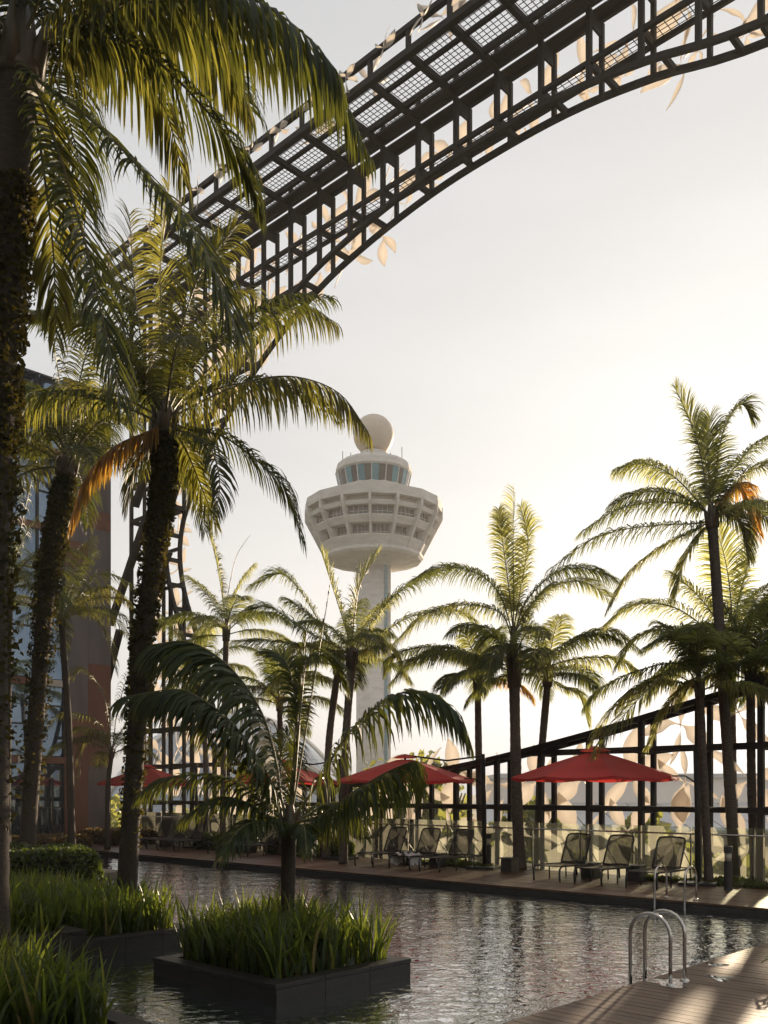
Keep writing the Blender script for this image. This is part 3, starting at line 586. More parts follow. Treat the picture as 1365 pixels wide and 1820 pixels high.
# mesh walkway floors between front and back rails
for k, z in enumerate(lev[8:14]):
    for s in posts_s[:-1]:
        sm = s + SP / 2
        if inside(s, z) or inside(s + SP, z): continue
        b = MB()
        for i in range(7): x = s + .1 + i * (SP - .2) / 6; b.box(-x - .008, -x + .008, CF + .08, CB - .08, z + .02, z + .035)
        for i in range(4): y = CF + .1 + i * .145; b.box(-(s + SP - .1), -(s + .1), y - .008, y + .008, z + .036, z + .05)
        b.build('mesh_floor', 'steel', wall)
# canopy along the top: near chord pair, cross beams, purlins, wire grating
CN = 19.46
for z, w in ((ZT, .2), (ZT + .72, .16)): bar('canopy_chord', Lc(S0, CN, z), Lc(S1, CN, z), w, w)
bar('canopy_chord', Lc(S0, CF, ZT + .72), Lc(S1, CF, ZT + .72), .16, .16)
for c in (20.1, 20.95, 21.35): bar('canopy_purlin', Lc(S0, c, ZT + .03), Lc(S1, c, ZT + .03), .12 if c < 21.3 else .3, .1)
bar('canopy_purlin', Lc(S0, CB - .2, ZT + .08), Lc(S1, CB - .2, ZT + .08), .3, .05)
gb = MB()
for i in range(9): x = .08 + i * (SP - .16) / 8; gb.box(x - .01, x + .01, 0, 1.62, 0, .012)
for i in range(11): y = .02 + i * .158; gb.box(.08, SP - .08, y - .01, y + .01, .013, .025)
gm_ = gb.mesh('grating_panel', 'steel')
for s in posts_s:
    bar('canopy_beam', Lc(s, CN + .1, ZT - .02), Lc(s, CF - .08, ZT - .02), .15, .18)
    bar('canopy_strut', Lc(s, CN, ZT + .1), Lc(s, CN, ZT + .64), .12, .12)
    bar('canopy_strut', Lc(s, CF, ZT + .1), Lc(s, CF, ZT + .64), .12, .12)
    if s < S1 - .1: link('grating_panel', gm_, wall, loc=Lc(s + SP, CN + .15, ZT + .1))
# solid gusset plates at the post tops
gp = MB(); gp.box(-.03, .03, CF + .08, CB - .07, ZT - .5, ZT - .1); gpm = gp.mesh('gusset', 'steel')
for s in posts_s: link('gusset', gpm, wall, loc=(-s, 0, 0))
# petals: twisted drop shapes cut from thin metal
def petal(b, x, z, ang, L, wd, curl, th=.02, n_=11, twist=0.):
    t = np.linspace(0, 1, n_); a = ang + curl * (t - .15) * np.where(t < .5, 1, .6)
    P_ = np.zeros((n_, 2)); P_[0] = (x, z)
    for k in range(1, n_): P_[k] = P_[k - 1] + L / (n_ - 1) * np.array([cos(a[k]), sin(a[k])])
    w = wd * (.09 + .91 * np.sin(pi * np.clip((t - .16) / .84, 0, 1) ** .8) ** 1.2) * np.where(t > .97, .12, 1)
    nx, nz = -np.sin(a), np.cos(a); dy = twist * np.sin(t * pi) 
    v = []
    for k in range(n_):
        for sy in (-th / 2, th / 2):
            for sd in (-1, 1):
                v.append((P_[k, 0] + sd * w[k] * nx[k], sy + sd * dy[k] + .22 * t[k] ** 2 * twist, P_[k, 1] + sd * w[k] * nz[k]))
    f = []
    for k in range(n_ - 1):
        q = k * 4; r = q + 4; f += [(q, q + 1, r + 1, r), (q + 2, r + 2, r + 3, q + 3), (q, r, r + 2, q + 2), (q + 1, q + 3, r + 3, r + 1)]
    f += [(0, 2, 3, 1), ((n_ - 1) * 4, (n_ - 1) * 4 + 1, (n_ - 1) * 4 + 3, (n_ - 1) * 4 + 2)]
    b.add(v, f)
pets = []
for k in range(6):
    r_ = random.Random(40 + k); b = MB(); x0, z0 = r_.uniform(-.15, .15), r_.uniform(-.15, .15)
    base = r_.uniform(0, 2 * pi)
    for j in range(4):
        petal(b, x0, z0, base + j * pi / 2 + r_.uniform(-.35, .35), r_.uniform(.8, 1.2), r_.uniform(.10, .19), r_.choice([-1, 1]) * r_.uniform(.8, 1.7), twist=r_.choice([-1, 1]) * .10)
    pets.append(b.mesh('petal_panel', 'petal', smooth=True))
PC = CB + .22
small = []
for k in range(6):
    r_ = random.Random(90 + k); b = MB(); base = r_.uniform(0, 2 * pi)
    for j in range(4): petal(b, r_.uniform(-.1, .1), r_.uniform(-.1, .1), base + j * pi / 2 + r_.uniform(-.4, .4), r_.uniform(.7, 1.05), r_.uniform(.075, .14), r_.choice([-1, 1]) * r_.uniform(.9, 1.9), twist=r_.choice([-1, 1]) * .10)
    small.append(b.mesh('petal_panel', 'petal', smooth=True))
for s in posts_s[:-1]:
    for zi, z in enumerate([.9] + [q + SP / 2 for q in lev]):
        sm = s + SP / 2
        if z > ZT + .2: continue
        if inside(sm, z) and inside(sm, z + .9) and inside(sm, z - .9): continue
        if inside(sm, z) and (z > 5 or z < 5) and random.random() < .55 and (inside(sm, z + .6) and inside(sm, z - .6)): continue
        if inside(sm, z) : continue
        link('petal_panel', random.choice(pets if z < 8 else small), wall, loc=(-sm + random.uniform(-.1, .1), PC, z + random.uniform(-.08, .08)), rot=(0, random.uniform(-pi, pi), 0), scale=[random.uniform(1.05, 1.3)] * 3)
for s in posts_s[:-1]:
    link('petal_panel', random.choice(small), wall, loc=(-s - SP / 2, CN - .25, ZT + .4), rot=(0, random.uniform(-pi, pi), 0), scale=[.62] * 3)
for s in posts_s[:-1:2]:
    link('petal_panel', random.choice(pets), wall, loc=(-s - SP / 2, random.uniform(20, 20.8), ZT + .95), rot=(pi / 2, random.uniform(-pi, pi), 0), scale=[.75] * 3)
# petals clinging to the curved edge
for i in range(4, 60, 2):
    p = E[i]; link('petal_panel', random.choice(small), wall, loc=(-p[0], PC, p[2] + .5), rot=(0, random.uniform(-pi, pi), 0), scale=[.42] * 3)
# slanting braces at the far left end
for (x0, y0, x1, y1) in ((262, 915, 196, 1110), (300, 980, 240, 1130), (213, 1120, 190, 1210), (285, 760, 240, 900)):
    def onp(px, py, c=CF - .25):
        a = (px - CX) / FPX; Y = c / (.6896 * a + .7243); s = Y * (.6896 - .7243 * a); return Lc(s, c, EYE - (py - HY) / FPX * Y)
    b = MB(); b.beam(onp(x0, y0), onp(x1, y1), .26, .26, up=(0, 1, 0)); b.build('slanting_brace', 'steel', wall)

# glass balustrade in front of the screen
CG = 21.15
bal = empty('glass_balustrade', SCZ(0, 0, 0), TH, 'waist-high clear glass balustrade with a slim handrail behind the loungers', 'balustrade')
gl = MB(); gl.box(-.73, .73, -.008, .008, .03, 1.3); glm = gl.mesh('glass_panel', 'glass')
gs = MB(); gs.box(-.02, .02, .02, .06, 0, 1.12); gsm = gs.mesh('stanchion', 'chrome')
for s in posts_s[:-1]:
    link('glass_panel', glm, bal, loc=(-s - SP / 2, CG, -.03)); link('stanchion', gsm, bal, loc=(-s, CG, -.03))
b = MB(); b.tube([(-S1, CG - .04, 1.1), (-(S0 + S1) / 2, CG - .04, 1.1), (-S0, CG - .04, 1.1)], .022, 8); b.build('handrail', 'chrome', bal, smooth=True)

# ------------------------------------------------------------------ hotel wing on the left
SB = 36.4; CE = 20.9
hotel = empty('hotel_building', SCZ(0, 0, 0), TH, 'dark glazed hotel wing at left with terracotta and grey cladding strips', 'building')
b = MB(); b.box(-46, -SB - .12, -12, CE - .1, -18, 19.4); b.build('core_wall', 'greyclad', hotel)
XF = -SB
floors = [-.04, 3.3, 6.5, 9.7, 12.9, 16.1, 19.3]
gw = 1.15; r_ = random.Random(5)
pan = MB(); pan.box(-.03, 0, -.5, .5, -.5, .5); panm = pan.mesh('pane', 'facade_glass')
mul = MB(); mul.box(-.02, .09, -.035, .035, -.5, .5); mulm = mul.mesh('mullion', 'black')
cladm = {}
for nm in ('terra', 'greyclad', 'creamclad'):
    q = MB(); q.box(-.05, .05, -.5, .5, -.5, .5); cladm[nm] = q.mesh('cladding_panel', nm)
cl_end = CE - 2.15
ncol = 28
for fi in range(len(floors) - 1):
    z0, z1 = floors[fi] + (.28 if fi else 0.), floors[fi + 1]
    # band of coloured cladding
    y = cl_end
    while y > cl_end - ncol * gw and fi > 0:
        w = r_.choice([.7, 1.0, 1.4, 1.9]); nm = r_.choice(['terra', 'terra', 'greyclad', 'creamclad'])
        link('cladding_panel', cladm[nm], hotel, loc=(XF + .04, y - w / 2, floors[fi] + .13), scale=(1, w - .012, .27)); y -= w
    for k in range(ncol if fi < 5 else 8):
        yc = cl_end - (k + .5) * gw
        zt = z0 + (z1 - z0) * .72 if (k + fi) % 2 else z0 + (z1 - z0) * .45
        link('pane', panm, hotel, loc=(XF, yc, (z0 + zt) / 2), rot=(0, r_.uniform(-.012, .012), r_.uniform(-.012, .012)), scale=(1, gw - .06, zt - z0 - .05))
        link('pane', panm, hotel, loc=(XF, yc, (z1 + zt) / 2), rot=(0, r_.uniform(-.012, .012), r_.uniform(-.012, .012)), scale=(1, gw - .06, z1 - zt - .05))
        link('mullion', mulm, hotel, loc=(XF, yc + gw / 2, (z0 + z1) / 2), scale=(1, 1, z1 - z0))
        q = MB(); q.box(XF - .02, XF + .07, yc - gw / 2 + .037, yc + gw / 2 - .037, zt - .03, zt + .03); q.build('transom', 'black', hotel)
# cladding at the corner: terracotta and grey, laid in big shapes
y0, y1 = cl_end, CE
ym = (y0 + y1) / 2
for (ya, yb, za, zb, nm) in ((y0, ym, -.04, 5.2, 'terra'), (ym, y1, -.04, 3.2, 'greyclad'), (ym, y1, 3.2, 7.6, 'terra'), (y0, ym, 5.2, 11.6, 'greyclad'), (ym, y1, 7.6, 13.4, 'greyclad'),
                             (y0, ym, 11.6, 12.7, 'terra'), (y0, ym, 12.7, 18., 'greyclad'), (ym, y1, 13.4, 14.2, 'terra'), (ym, y1, 14.2, 19.5, 'greyclad'), (y0, ym, 18, 19.5, 'terra')):
    link('cladding_panel', cladm[nm], hotel, loc=(XF + .02, (ya + yb) / 2, (za + zb) / 2), scale=(1.4, yb - ya - .01, zb - za - .01))
# glazed double door
for y in (cl_end - 1.0, cl_end - 2.02):
    q = MB()
    for (a, e, c_, d_) in ((-.49, -.42, 0, 2.7), (.42, .49, 0, 2.7), (-.42, .42, 2.62, 2.7), (-.42, .42, 0, .12)): q.box(XF + .09, XF + .15, y + a, y + e, c_, d_)
    d_o = q.build('door', 'black', hotel); q = MB(); q.tube([(XF + .2, y + .36, .9), (XF + .2, y + .36, 1.7)], .015, 6); q.build('handle', 'chrome', d_o)

# unseen wing added behind the camera to block sky light from the rear
back = empty('sky_block_wing', SCZ(0, 0, 0), TH, 'unseen hotel wing added behind the camera to block sky light', 'building')
b = MB(); b.box(-36, 13, -16, -12.2, -18, 22); b.build('wall', 'greyclad', back)
for k in range(24):
    for fi in range(6):
        link('pane', panm, back, loc=(-34 + k * 1.95, -12.19, 1.6 + fi * 3.3), rot=(0, 0, -pi / 2), scale=(1, 1.7, 2.6))

# ------------------------------------------------------------------ control tower
TY = 150.; tx = (664 - CX) / FPX * TY; k_ = TY / FPX
tower = empty('control_tower', (tx, TY, -18), 0, 'pale concrete control tower with ribbed round head and white radome', 'tower')
def tz(py): return EYE - (py - HY) * k_ + 18
N = 16; a0 = -pi / 2; R = lambda px: px * k_ / cos(pi / N) * .99
dl = math.atan2(tx, TY)
a0 = -pi / 2 + dl - .03
def ring(prof, name, mat, k=N, smooth=False, aa=None):
    b = MB(); b.lathe([(R(r) if k == N else r * k_, tz(y)) for r, y in prof], k, a0=a0 if aa is None else aa); return b.build(name, mat, tower, smooth=smooth)
ring([(31, 1605), (31, 1003)], 'shaft', 'tower', 32, True)
b = MB(); b.box(24 * k_, 30.5 * k_, -22 * k_, -12 * k_, 0, tz(1004)); b.build('shaft_rib', 'tower', tower)
for i in range(34):
    z1_ = tz(1006) - i * 1.25
    b = MB(); b.box(19.6 * k_, 24 * k_, -25.5 * k_, -23 * k_, z1_ - 1.2, z1_); b.build('window', 'tglass', tower)
ring([(28, 1012), (84, 999), (88, 995), (88, 990), (86, 989)], 'underside', 'tower')
ring([(84, 991), (86, 991), (94, 975), (94, 973), (80, 973)], 'lower_parapet', 'tower')
ring([(82.5, 974), (82.5, 954), (100, 954)], 'window_recess', 'tower')
ring([(84, 956), (101, 956), (107, 946), (107, 944), (98, 944)], 'middle_parapet', 'tower')
ring([(102, 945), (102, 927), (110, 927)], 'window_recess', 'tower')
ring([(100, 930), (114, 930), (116, 923), (106, 922), (106, 912)], 'upper_slab', 'tower')
ring([(108, 914), (121, 914), (121, 898), (112, 896), (64, 886), (60, 884)], 'roof_deck', 'tower')
def tpt(r, ang, py): return np.array([R(r) * cos(ang), R(r) * sin(ang), tz(py)])
for i in range(N):
    an = a0 + 2 * pi * i / N; tn = np.array([-sin(an), cos(an), 0]) * .2
    pl = [(70, 990), (88.5, 990), (121.5, 927), (121.5, 905), (100, 905), (90, 935)]
    v = [tpt(r, an, y) + sg * tn for sg in (-1, 1) for r, y in pl]; n6 = len(pl)
    b = MB(); b.add(v, [tuple(range(n6))[::-1], tuple(range(n6, 2 * n6))] + [(j, (j + 1) % n6, n6 + (j + 1) % n6, n6 + j) for j in range(n6)]); b.build('rib', 'tower', tower)
    an2 = a0 + 2 * pi * (i + 1) / N
    for (r, ya, yb) in ((83.5, 974, 955), (103, 944, 928)):
        A, B_ = tpt(r, an, ya), tpt(r, an2, ya); A2, B2 = tpt(r, an, yb), tpt(r, an2, yb)
        f = lambda t, z: (A * (1 - t) + B_ * t) * (1 - z) + (A2 * (1 - t) + B2 * t) * z
        q = MB(); outv = norm((A + B_) / 2 * np.array([1, 1, 0])) * .12
        c4 = [f(.06, .02), f(.94, .02), f(.94, .98), f(.06, .98)]
        q.add([c - outv * .5 for c in c4] + [c + outv for c in c4], [(4, 5, 6, 7), (0, 1, 5, 4), (1, 2, 6, 5), (2, 3, 7, 6), (3, 0, 4, 7)]); w_o = q.build('window', 'dglass', tower)
        q = MB()
        for t in (.3, .5, .7): q.beam(f(t, .05) + outv * 1.3, f(t, .95) + outv * 1.3, .06, .06, up=outv)
        q.beam(f(.12, .3) + outv * 1.3, f(.88, .3) + outv * 1.3, .07, .07); q.build('mullion', 'tower', w_o)
# cab
ring([(58, 884), (60, 876), (60, 872)], 'cab_wall', 'tower')
for i in range(N * 2):
    an, an2 = a0 + pi * i / N, a0 + pi * (i + 1) / N
    A, B_, C2, D2 = [np.array([r * k_ * cos(q_), r * k_ * sin(q_), tz(y)]) for (r, q_, y) in ((60, an, 873), (60, an2, 873), (66, an2, 846), (66, an, 846))]
    m4 = (A + B_ + C2 + D2) / 4; sh = .97
    vv = [m4 + (p_ - m4) * sh for p_ in (A, B_, C2, D2)]; ou = norm(m4 * np.array([1, 1, 0])) * .1
    q = MB(); q.add(vv + [p_ - ou for p_ in vv], [(0, 1, 2, 3), (7, 6, 5, 4), (0, 4, 5, 1), (1, 5, 6, 2), (2, 6, 7, 3), (3, 7, 4, 0)]); q.build('window', 'tglass' if i % 5 in (0, 3) else 'dglass', tower)
b = MB(); b.lathe([(56 * k_, tz(873)), (62 * k_, tz(846))], N * 2, a0=a0); b.build('cab_core', 'dglass', tower)
for i in range(N):
    an = a0 + 2 * pi * i / N; b = MB(); b.beam((60.5 * k_ * cos(an), 60.5 * k_ * sin(an), tz(873)), (66.6 * k_ * cos(an), 66.6 * k_ * sin(an), tz(845)), .14, .14); b.build('mullion', 'tower', tower)
ring([(64, 847), (68, 843), (66, 832), (60, 826), (40, 818), (26, 817)], 'cab_roof', 'tower')
ring([(26, 819), (24, 806)], 'radome_collar', 'tower', 24)
prof = [(max(.5, 36 * cos(t)), 774 - 36 * sin(t)) for t in np.linspace(-1.0, 1.5, 15)]
ring(prof, 'radome', 'radome', 28, True)
for i, (px, h) in enumerate(((-54, 24), (50, 34), (-40, 20), (14, 12), (30, 20), (-30, 16))):
    b = MB(); x_, y_ = px * k_, -20 * k_; zb = tz(826); b.tube([(x_, y_, zb - .6), (x_, y_, zb + h * k_ * .7)], .06, 5); b.build('antenna', 'steel', tower)
b = MB()
for i in range(64):
    an = 2 * pi * i / 64; b.tube([(75 * k_ * cos(an), 75 * k_ * sin(an), tz(890)), (75 * k_ * cos(an), 75 * k_ * sin(an), tz(878))], .04, 4)
o = b.build('roof_railing', 'tower', tower)

# ------------------------------------------------------------------ glass dome beyond the wall
DY = 220.; dc = W(405, HY, DY); dome = empty('glass_dome', (dc[0], DY, -18), 0, 'low blue-grey glass dome of triangular panes on the horizon left of the tower', 'building')
RW, RZ = 33., 39.; nr, nk = 14, 40
def dp(i, j): t = (i / nr) * pi / 2; a = (j + .5 * (i % 2)) * 2 * pi / nk; return np.array([RW * cos(t) * cos(a), RW * .8 * cos(t) * sin(a), RZ * sin(t)])
rb = MB(); cnt = 0; rest = MB()
for i in range(3, nr - 1):
    for j in range(nk):
        A, B_, C_, D_ = dp(i, j), dp(i, j + 1), dp(i + 1, j + (i % 2)), dp(i + 1, j + 1 + (i % 2))
        for tri in ((A, B_, C_), (B_, D_, C_)):
            if min(t_[1] for t_ in tri) > 2: continue
            ctr = sum(tri) / 3; v = [ctr + (t_ - ctr) * .97 for t_ in tri]; nn = norm(ctr / np.array([RW, RW * .8, RZ]) ** 2) * .15
            if cnt < 290 and ctr[2] > 17: q = MB(); q.add([x - ctr for x in v] + [x - nn - ctr for x in v], [(0, 1, 2), (0, 3, 4, 1), (1, 4, 5, 2), (2, 5, 3, 0)]); q.build('glass_pane', 'domeglass', dome, loc=ctr); cnt += 1
            else: rest.add(v + [x - nn for x in v], [(0, 1, 2), (0, 3, 4, 1), (1, 4, 5, 2), (2, 5, 3, 0)])
o = rest.build('lower_glass', 'domeglass', dome); o['kind'] = 'stuff'
for ar in range(5):
    a1 = pi + .25 + ar * .62; P_ = [np.array([RW * 1.01 * cos(t) * cos(a1 + t * .5), RW * .81 * cos(t) * sin(a1 + t * .5), RZ * 1.01 * sin(t)]) for t in np.linspace(0, pi / 2, 24)]
    b = MB(); b.tube(P_, .45, 6); b.build('arch_rib', 'white', dome, smooth=True)
# ribbed vault roof to its right
vx = W(560, HY, 170.)
vault = empty('ribbed_vault', (vx[0], 170, -18), 0, 'grey striped vault roof between the dome and the tower shaft', 'building')
for i in range(9):
    P_ = [(-6 + 13.5 * sin(t) * 1.2, i * 1.7, 26.5 * cos(t)) for t in np.linspace(-1.35, 1.5, 22)]
    P_ = [(x, y, max(z, 0) - i * .55) for x, y, z in P_]; b = MB(); b.tube(P_, .28, 5); b.build('vault_rib', 'roof', vault, smooth=True)
b = MB(); P_ = [(-6 + 13.2 * sin(t) * 1.2, 26.0 * cos(t)) for t in np.linspace(-1.35, 1.5, 22)]
b.add([(x, 0, z) for x, z in P_] + [(x, 14, z - 5) for x, z in P_], [(i, i + 1, 23 + i, 22 + i) for i in range(21)]); b.build('vault_skin', 'domeglass', vault)
# terminal building behind the right half of the fence
term = empty('terminal_building', (40, 112, -18), 0, 'long low terminal building with a pale ribbed roof seen through the fence', 'building')
b = MB(); b.box(-28, 80, 4, 40, 0, 15.5); b.build('wall', 'wallpale', term)
b = MB(); b.box(-24, 80, 12, 40, 15.5, 22.); b.build('upper_wall', 'wallpale', term)
for i in range(26): q = MB(); x = -28 + i * 4.1; q.add([(x, -3, 15.6), (x + 3.9, -3, 15.6), (x + 3.9, 12, 18.7), (x, 12, 18.7), (x, -3, 15.3), (x + 3.9, -3, 15.3), (x + 3.9, 12, 18.4), (x, 12, 18.4)], [(0, 1, 2, 3), (7, 6, 5, 4), (0, 4, 5, 1), (1, 5, 6, 2), (2, 6, 7, 3), (3, 7, 4, 0)]); q.build('roof_panel', 'roof', term)
for i in range(24): q = MB(); x = -26 + i * 4.3; q.box(x, x + 3.4, 3.9, 4.05, 9, 13.5); q.build('window', 'dglass', term)
b = MB(); b.box(-24.5, 80.5, 11.5, 40.5, 22.01, 22.6); b.build('roof', 'roof', term)
# trees below the wall
def tree(px, py_top, Y, w, h, label, seed, mat='tree', n_=900):
    rg = np.random.default_rng(seed); top = W(px, py_top, Y); root = empty('leafy_tree', (top[0], Y, -18), 0, label, 'tree', 'trees beyond the screen wall')
    ht = top[2] + 18; b = MB(); b.tube([(0, 0, 0), (.3, 0, ht * .4), (0, .2, ht * .7)], [.5, .4, .2], 8)
    for k in range(7):
        a = k * 2.4; b.tube([(0.2, 0, ht * .5), (cos(a) * w * .3, sin(a) * w * .3, ht - h * .55), (cos(a) * w * .42, sin(a) * w * .42, ht - h * .3)], [.2, .12, .04], 5)
    b.build('trunk', 'bark', root, smooth=True)
    cs = []
    for k in range(16):
        c = rg.normal(size=3) * np.array([w * .25, w * .25, h * .2]) + np.array([0, 0, ht - h * .5]); r = rg.uniform(.16, .3) * w
        d = norm(rg.normal(size=(n_ // 9, 3))) * (rg.uniform(.4, 1, (n_ // 9, 1))) * r; d[:, 2] *= .7; cs.append(c + d)
    leafcloud(np.concatenate(cs), .42, rg).build('crown', mat, root)
for i, (px, pt, Y, w, h) in enumerate(((715, 1318, 62, 6, 8), (770, 1352, 60, 5, 7), (655, 1372, 66, 6, 6), (860, 1412, 48, 6, 7), (930, 1432, 44, 6, 7), (1010, 1440, 40, 5, 7), (1090, 1452, 42, 5, 7),
                                       (1180, 1455, 38, 5, 7), (1290, 1470, 36, 5, 7), (590, 1420, 60, 8, 8), (460, 1430, 66, 8, 8), (300, 1440, 70, 9, 8), (230, 1438, 74, 9, 8))):
    tree(px, pt, Y, w, h, ['tree top showing beside the tower shaft above the middle umbrella', 'small round tree top right of the middle umbrella', 'tree top low behind the middle umbrella', 'bushy tree seen through the fence by the narrow-trunk palm',
         'bushy tree seen through the fence left of the three loungers', 'tree crown behind the leftmost of the three loungers', 'tree crown behind the middle of the three loungers', 'tree crown behind the umbrella pole on the right',
         'tree crown behind the rightmost bollard light', 'tree behind the fence left of the island palm crown', 'tree behind the fence right of the ivy-wrapped trunk', 'tree behind the fence under the small left umbrella', 'tree behind the fence beside the hotel corner'][i], 200 + i)

# ------------------------------------------------------------------ planters, blades, hedge
def planter(label, s0, s1, c0, c1, zt, rim=.2, nslab=3):
    ctr = SCZ((s0 + s1) / 2, (c0 + c1) / 2, -.6); root = empty('planter', ctr, TH, label, 'planter')
    hx, hy = (s1 - s0) / 2, (c1 - c0) / 2; H = zt + .6
    b = MB()
    b.box(-hx, hx, -hy, -hy + rim - .02, 0, H - .05); b.box(-hx, hx, hy - rim + .02, hy, 0, H - .05)
    b.box(-hx, -hx + rim - .02, -hy + rim - .02, hy - rim + .02, 0, H - .05); b.box(hx - rim + .02, hx, -hy + rim - .02, hy - rim + .02, 0, H - .05)
    b.build('wall', 'planter', root)
    b = MB(); b.box(-hx + rim, hx - rim, -hy + rim, hy - rim, H - .14, H - .1); b.build('soil', 'soil', root)
    for ax, sg, L0 in ((0, -1, hy), (0, 1, hy), (1, -1, hx), (1, 1, hx)):
        ns = max(2, int(2 * L0 / .6))
        for k in range(ns):
            a0_, a1_ = -L0 + 2 * L0 * k / ns + .003, -L0 + 2 * L0 * (k + 1) / ns - .003; h_ = (hx if ax == 0 else hy); q = sorted((sg * (h_ + .001), sg * (h_ + .009)))
            b = MB(); b.box(*((q[0], q[1], a0_, a1_) if ax == 0 else (a0_, a1_, q[0], q[1])), .25, H - .056); b.build('facing_slab', 'planter', root)
    g = .003
    for sx in (-1, 1):      # coping stones, each its own slab
        for k in range(nslab):
            y0 = -hy - .015 + (2 * hy + .03) * k / nslab; y1 = -hy - .015 + (2 * hy + .03) * (k + 1) / nslab
            xs = sorted((sx * (hx + .015), sx * (hx - rim)))
            b = MB(); b.box(xs[0], xs[1], y0 + g, y1 - g, H - .05, H); bevel(b.build('coping_stone', 'planter', root), .006)
    for sy in (-1, 1):
        for k in range(nslab):
            x0 = -hx + rim + (2 * hx - 2 * rim) * k / nslab; x1 = -hx + rim + (2 * hx - 2 * rim) * (k + 1) / nslab
            ys = sorted((sy * (hy + .015), sy * (hy - rim)))
            b = MB(); b.box(x0 + g, x1 - g, ys[0], ys[1], H - .05, H); bevel(b.build('coping_stone', 'planter', root), .006)
    return root
def blades(label, s0, s1, c0, c1, z, n_, h=(.4, .8), seed=0, w=.038, keep=None, par=None):
    rg = np.random.default_rng(seed); seg = 5
    s = rg.uniform(s0, s1, n_); c = rg.uniform(c0, c1, n_)
    cl = rg.integers(0, n_ // 7 + 1, n_); cs, cc = rg.uniform(s0, s1, n_ // 7 + 2), rg.uniform(c0, c1, n_ // 7 + 2)
    s = cs[cl] + rg.normal(0, .05, n_); c = cc[cl] + rg.normal(0, .05, n_)
    s = np.clip(s, s0, s1); c = np.clip(c, c0, c1)
    if keep is not None: k = keep(s, c); s, c, cl = s[k], c[k], cl[k]; n_ = len(s)
    O = U[None] * s[:, None] + V[None] * c[:, None] + np.array([0, 0, z])
    az = rg.uniform(0, 2 * pi, n_); hd = np.stack([np.cos(az), np.sin(az), np.zeros(n_)], 1)
    H = rg.uniform(*h, n_) * (.8 + .35 * rg.random(cs.shape[0])[cl]); lean = rg.uniform(.03, .42, n_); bend = rg.gamma(1.5, .42, n_)
    d = norm(np.array([0, 0, 1.]) + hd * lean[:, None]); tw = az + pi / 2 + rg.normal(0, .7, n_); wv = np.stack([np.cos(tw), np.sin(tw), np.zeros(n_)], 1)
    wp = [.7, 1, 1, .85, .6, .04]; cur = d; P_ = O; vv = []; ww = w * rg.uniform(.7, 1.25, n_)
    for k in range(seg + 1):
        vv += [P_ - wv * (ww * wp[k] / 2)[:, None], P_ + wv * (ww * wp[k] / 2)[:, None]]
        cur = norm(cur + (hd * .55 + np.array([0, 0, -.35])) * (bend * (k / seg) ** 1.6)[:, None]); P_ = P_ + cur * (H / seg)[:, None]
    vv = np.stack(vv, 1).reshape(-1, 3); m_ = 2 * (seg + 1); base = np.arange(n_)[:, None] * m_
    q4 = np.concatenate([base + np.array([[2 * k, 2 * k + 1, 2 * k + 3, 2 * k + 2]]) for k in range(seg)])
    b = MB(); b.addq(vv, q4); o = b.build('sword_grass', 'grass'); return tag(o, label, 'grass', kind='stuff')
# island planter: corner near the camera at (s, c)
cA = G(490, 1750, .05); sA, qA = cA @ U, cA @ V
s1_ = (G(265, 1703, .05) @ U); c1_ = (G(738, 1705, .05) @ V)
planter('square dark granite island planter standing in the pool', sA, s1_, qA, c1_, .05, nslab=3)
blades('long green blades filling the island planter', sA + .22, s1_ - .22, qA + .22, c1_ - .22, -.05, 2300, (.5, .95), 3)
SPL = 11.66
planter('raised planter with the higher ledge at the left edge', SPL, SPL + 2.4, 2.2, 6.33, .22, nslab=4)
planter('long lower planter holding the ivy-wrapped palm', SPL + .01, SPL + 4.6, 6.345, 8.15, .07, nslab=3)
blades('long green blades in the raised left planter', SPL + .2, SPL + 2.2, 2.4, 6.1, .10, 2100, (.45, .85), 5)
blades('long green blades around the foot of the ivy-wrapped palm', SPL + .2, SPL + 4.4, 6.5, 7.95, -.02, 2600, (.45, .88), 6)
b = MB(); scbox(b, SPL + 2.42, SPL + 4.6, -6, 6.33, -.6, .0); scbox(b, SPL + 4.62, 22., -6, 9.9, -.6, -.01); o = b.build('planting_bed', 'soil'); tag(o, kind='structure')
blades('sword-leaf carpet between the left planters and the hedge', SPL + 2.6, SPL + 4.6, 2., 6.3, .0, 2000, (.4, .8), 7)
e0 = G(230, 1806, .07); cC = e0 @ V
sE = e0 @ U
planter('planter cut off by the bottom left corner of the frame', sE - .35, sE + 2.4, cC - 2.8, cC, .07, nslab=3)
blades('long blades in the bottom left corner planter', sE - .12, sE + 2.2, cC - 2.6, cC - .22, -.02, 2600, (.5, .9), 8)
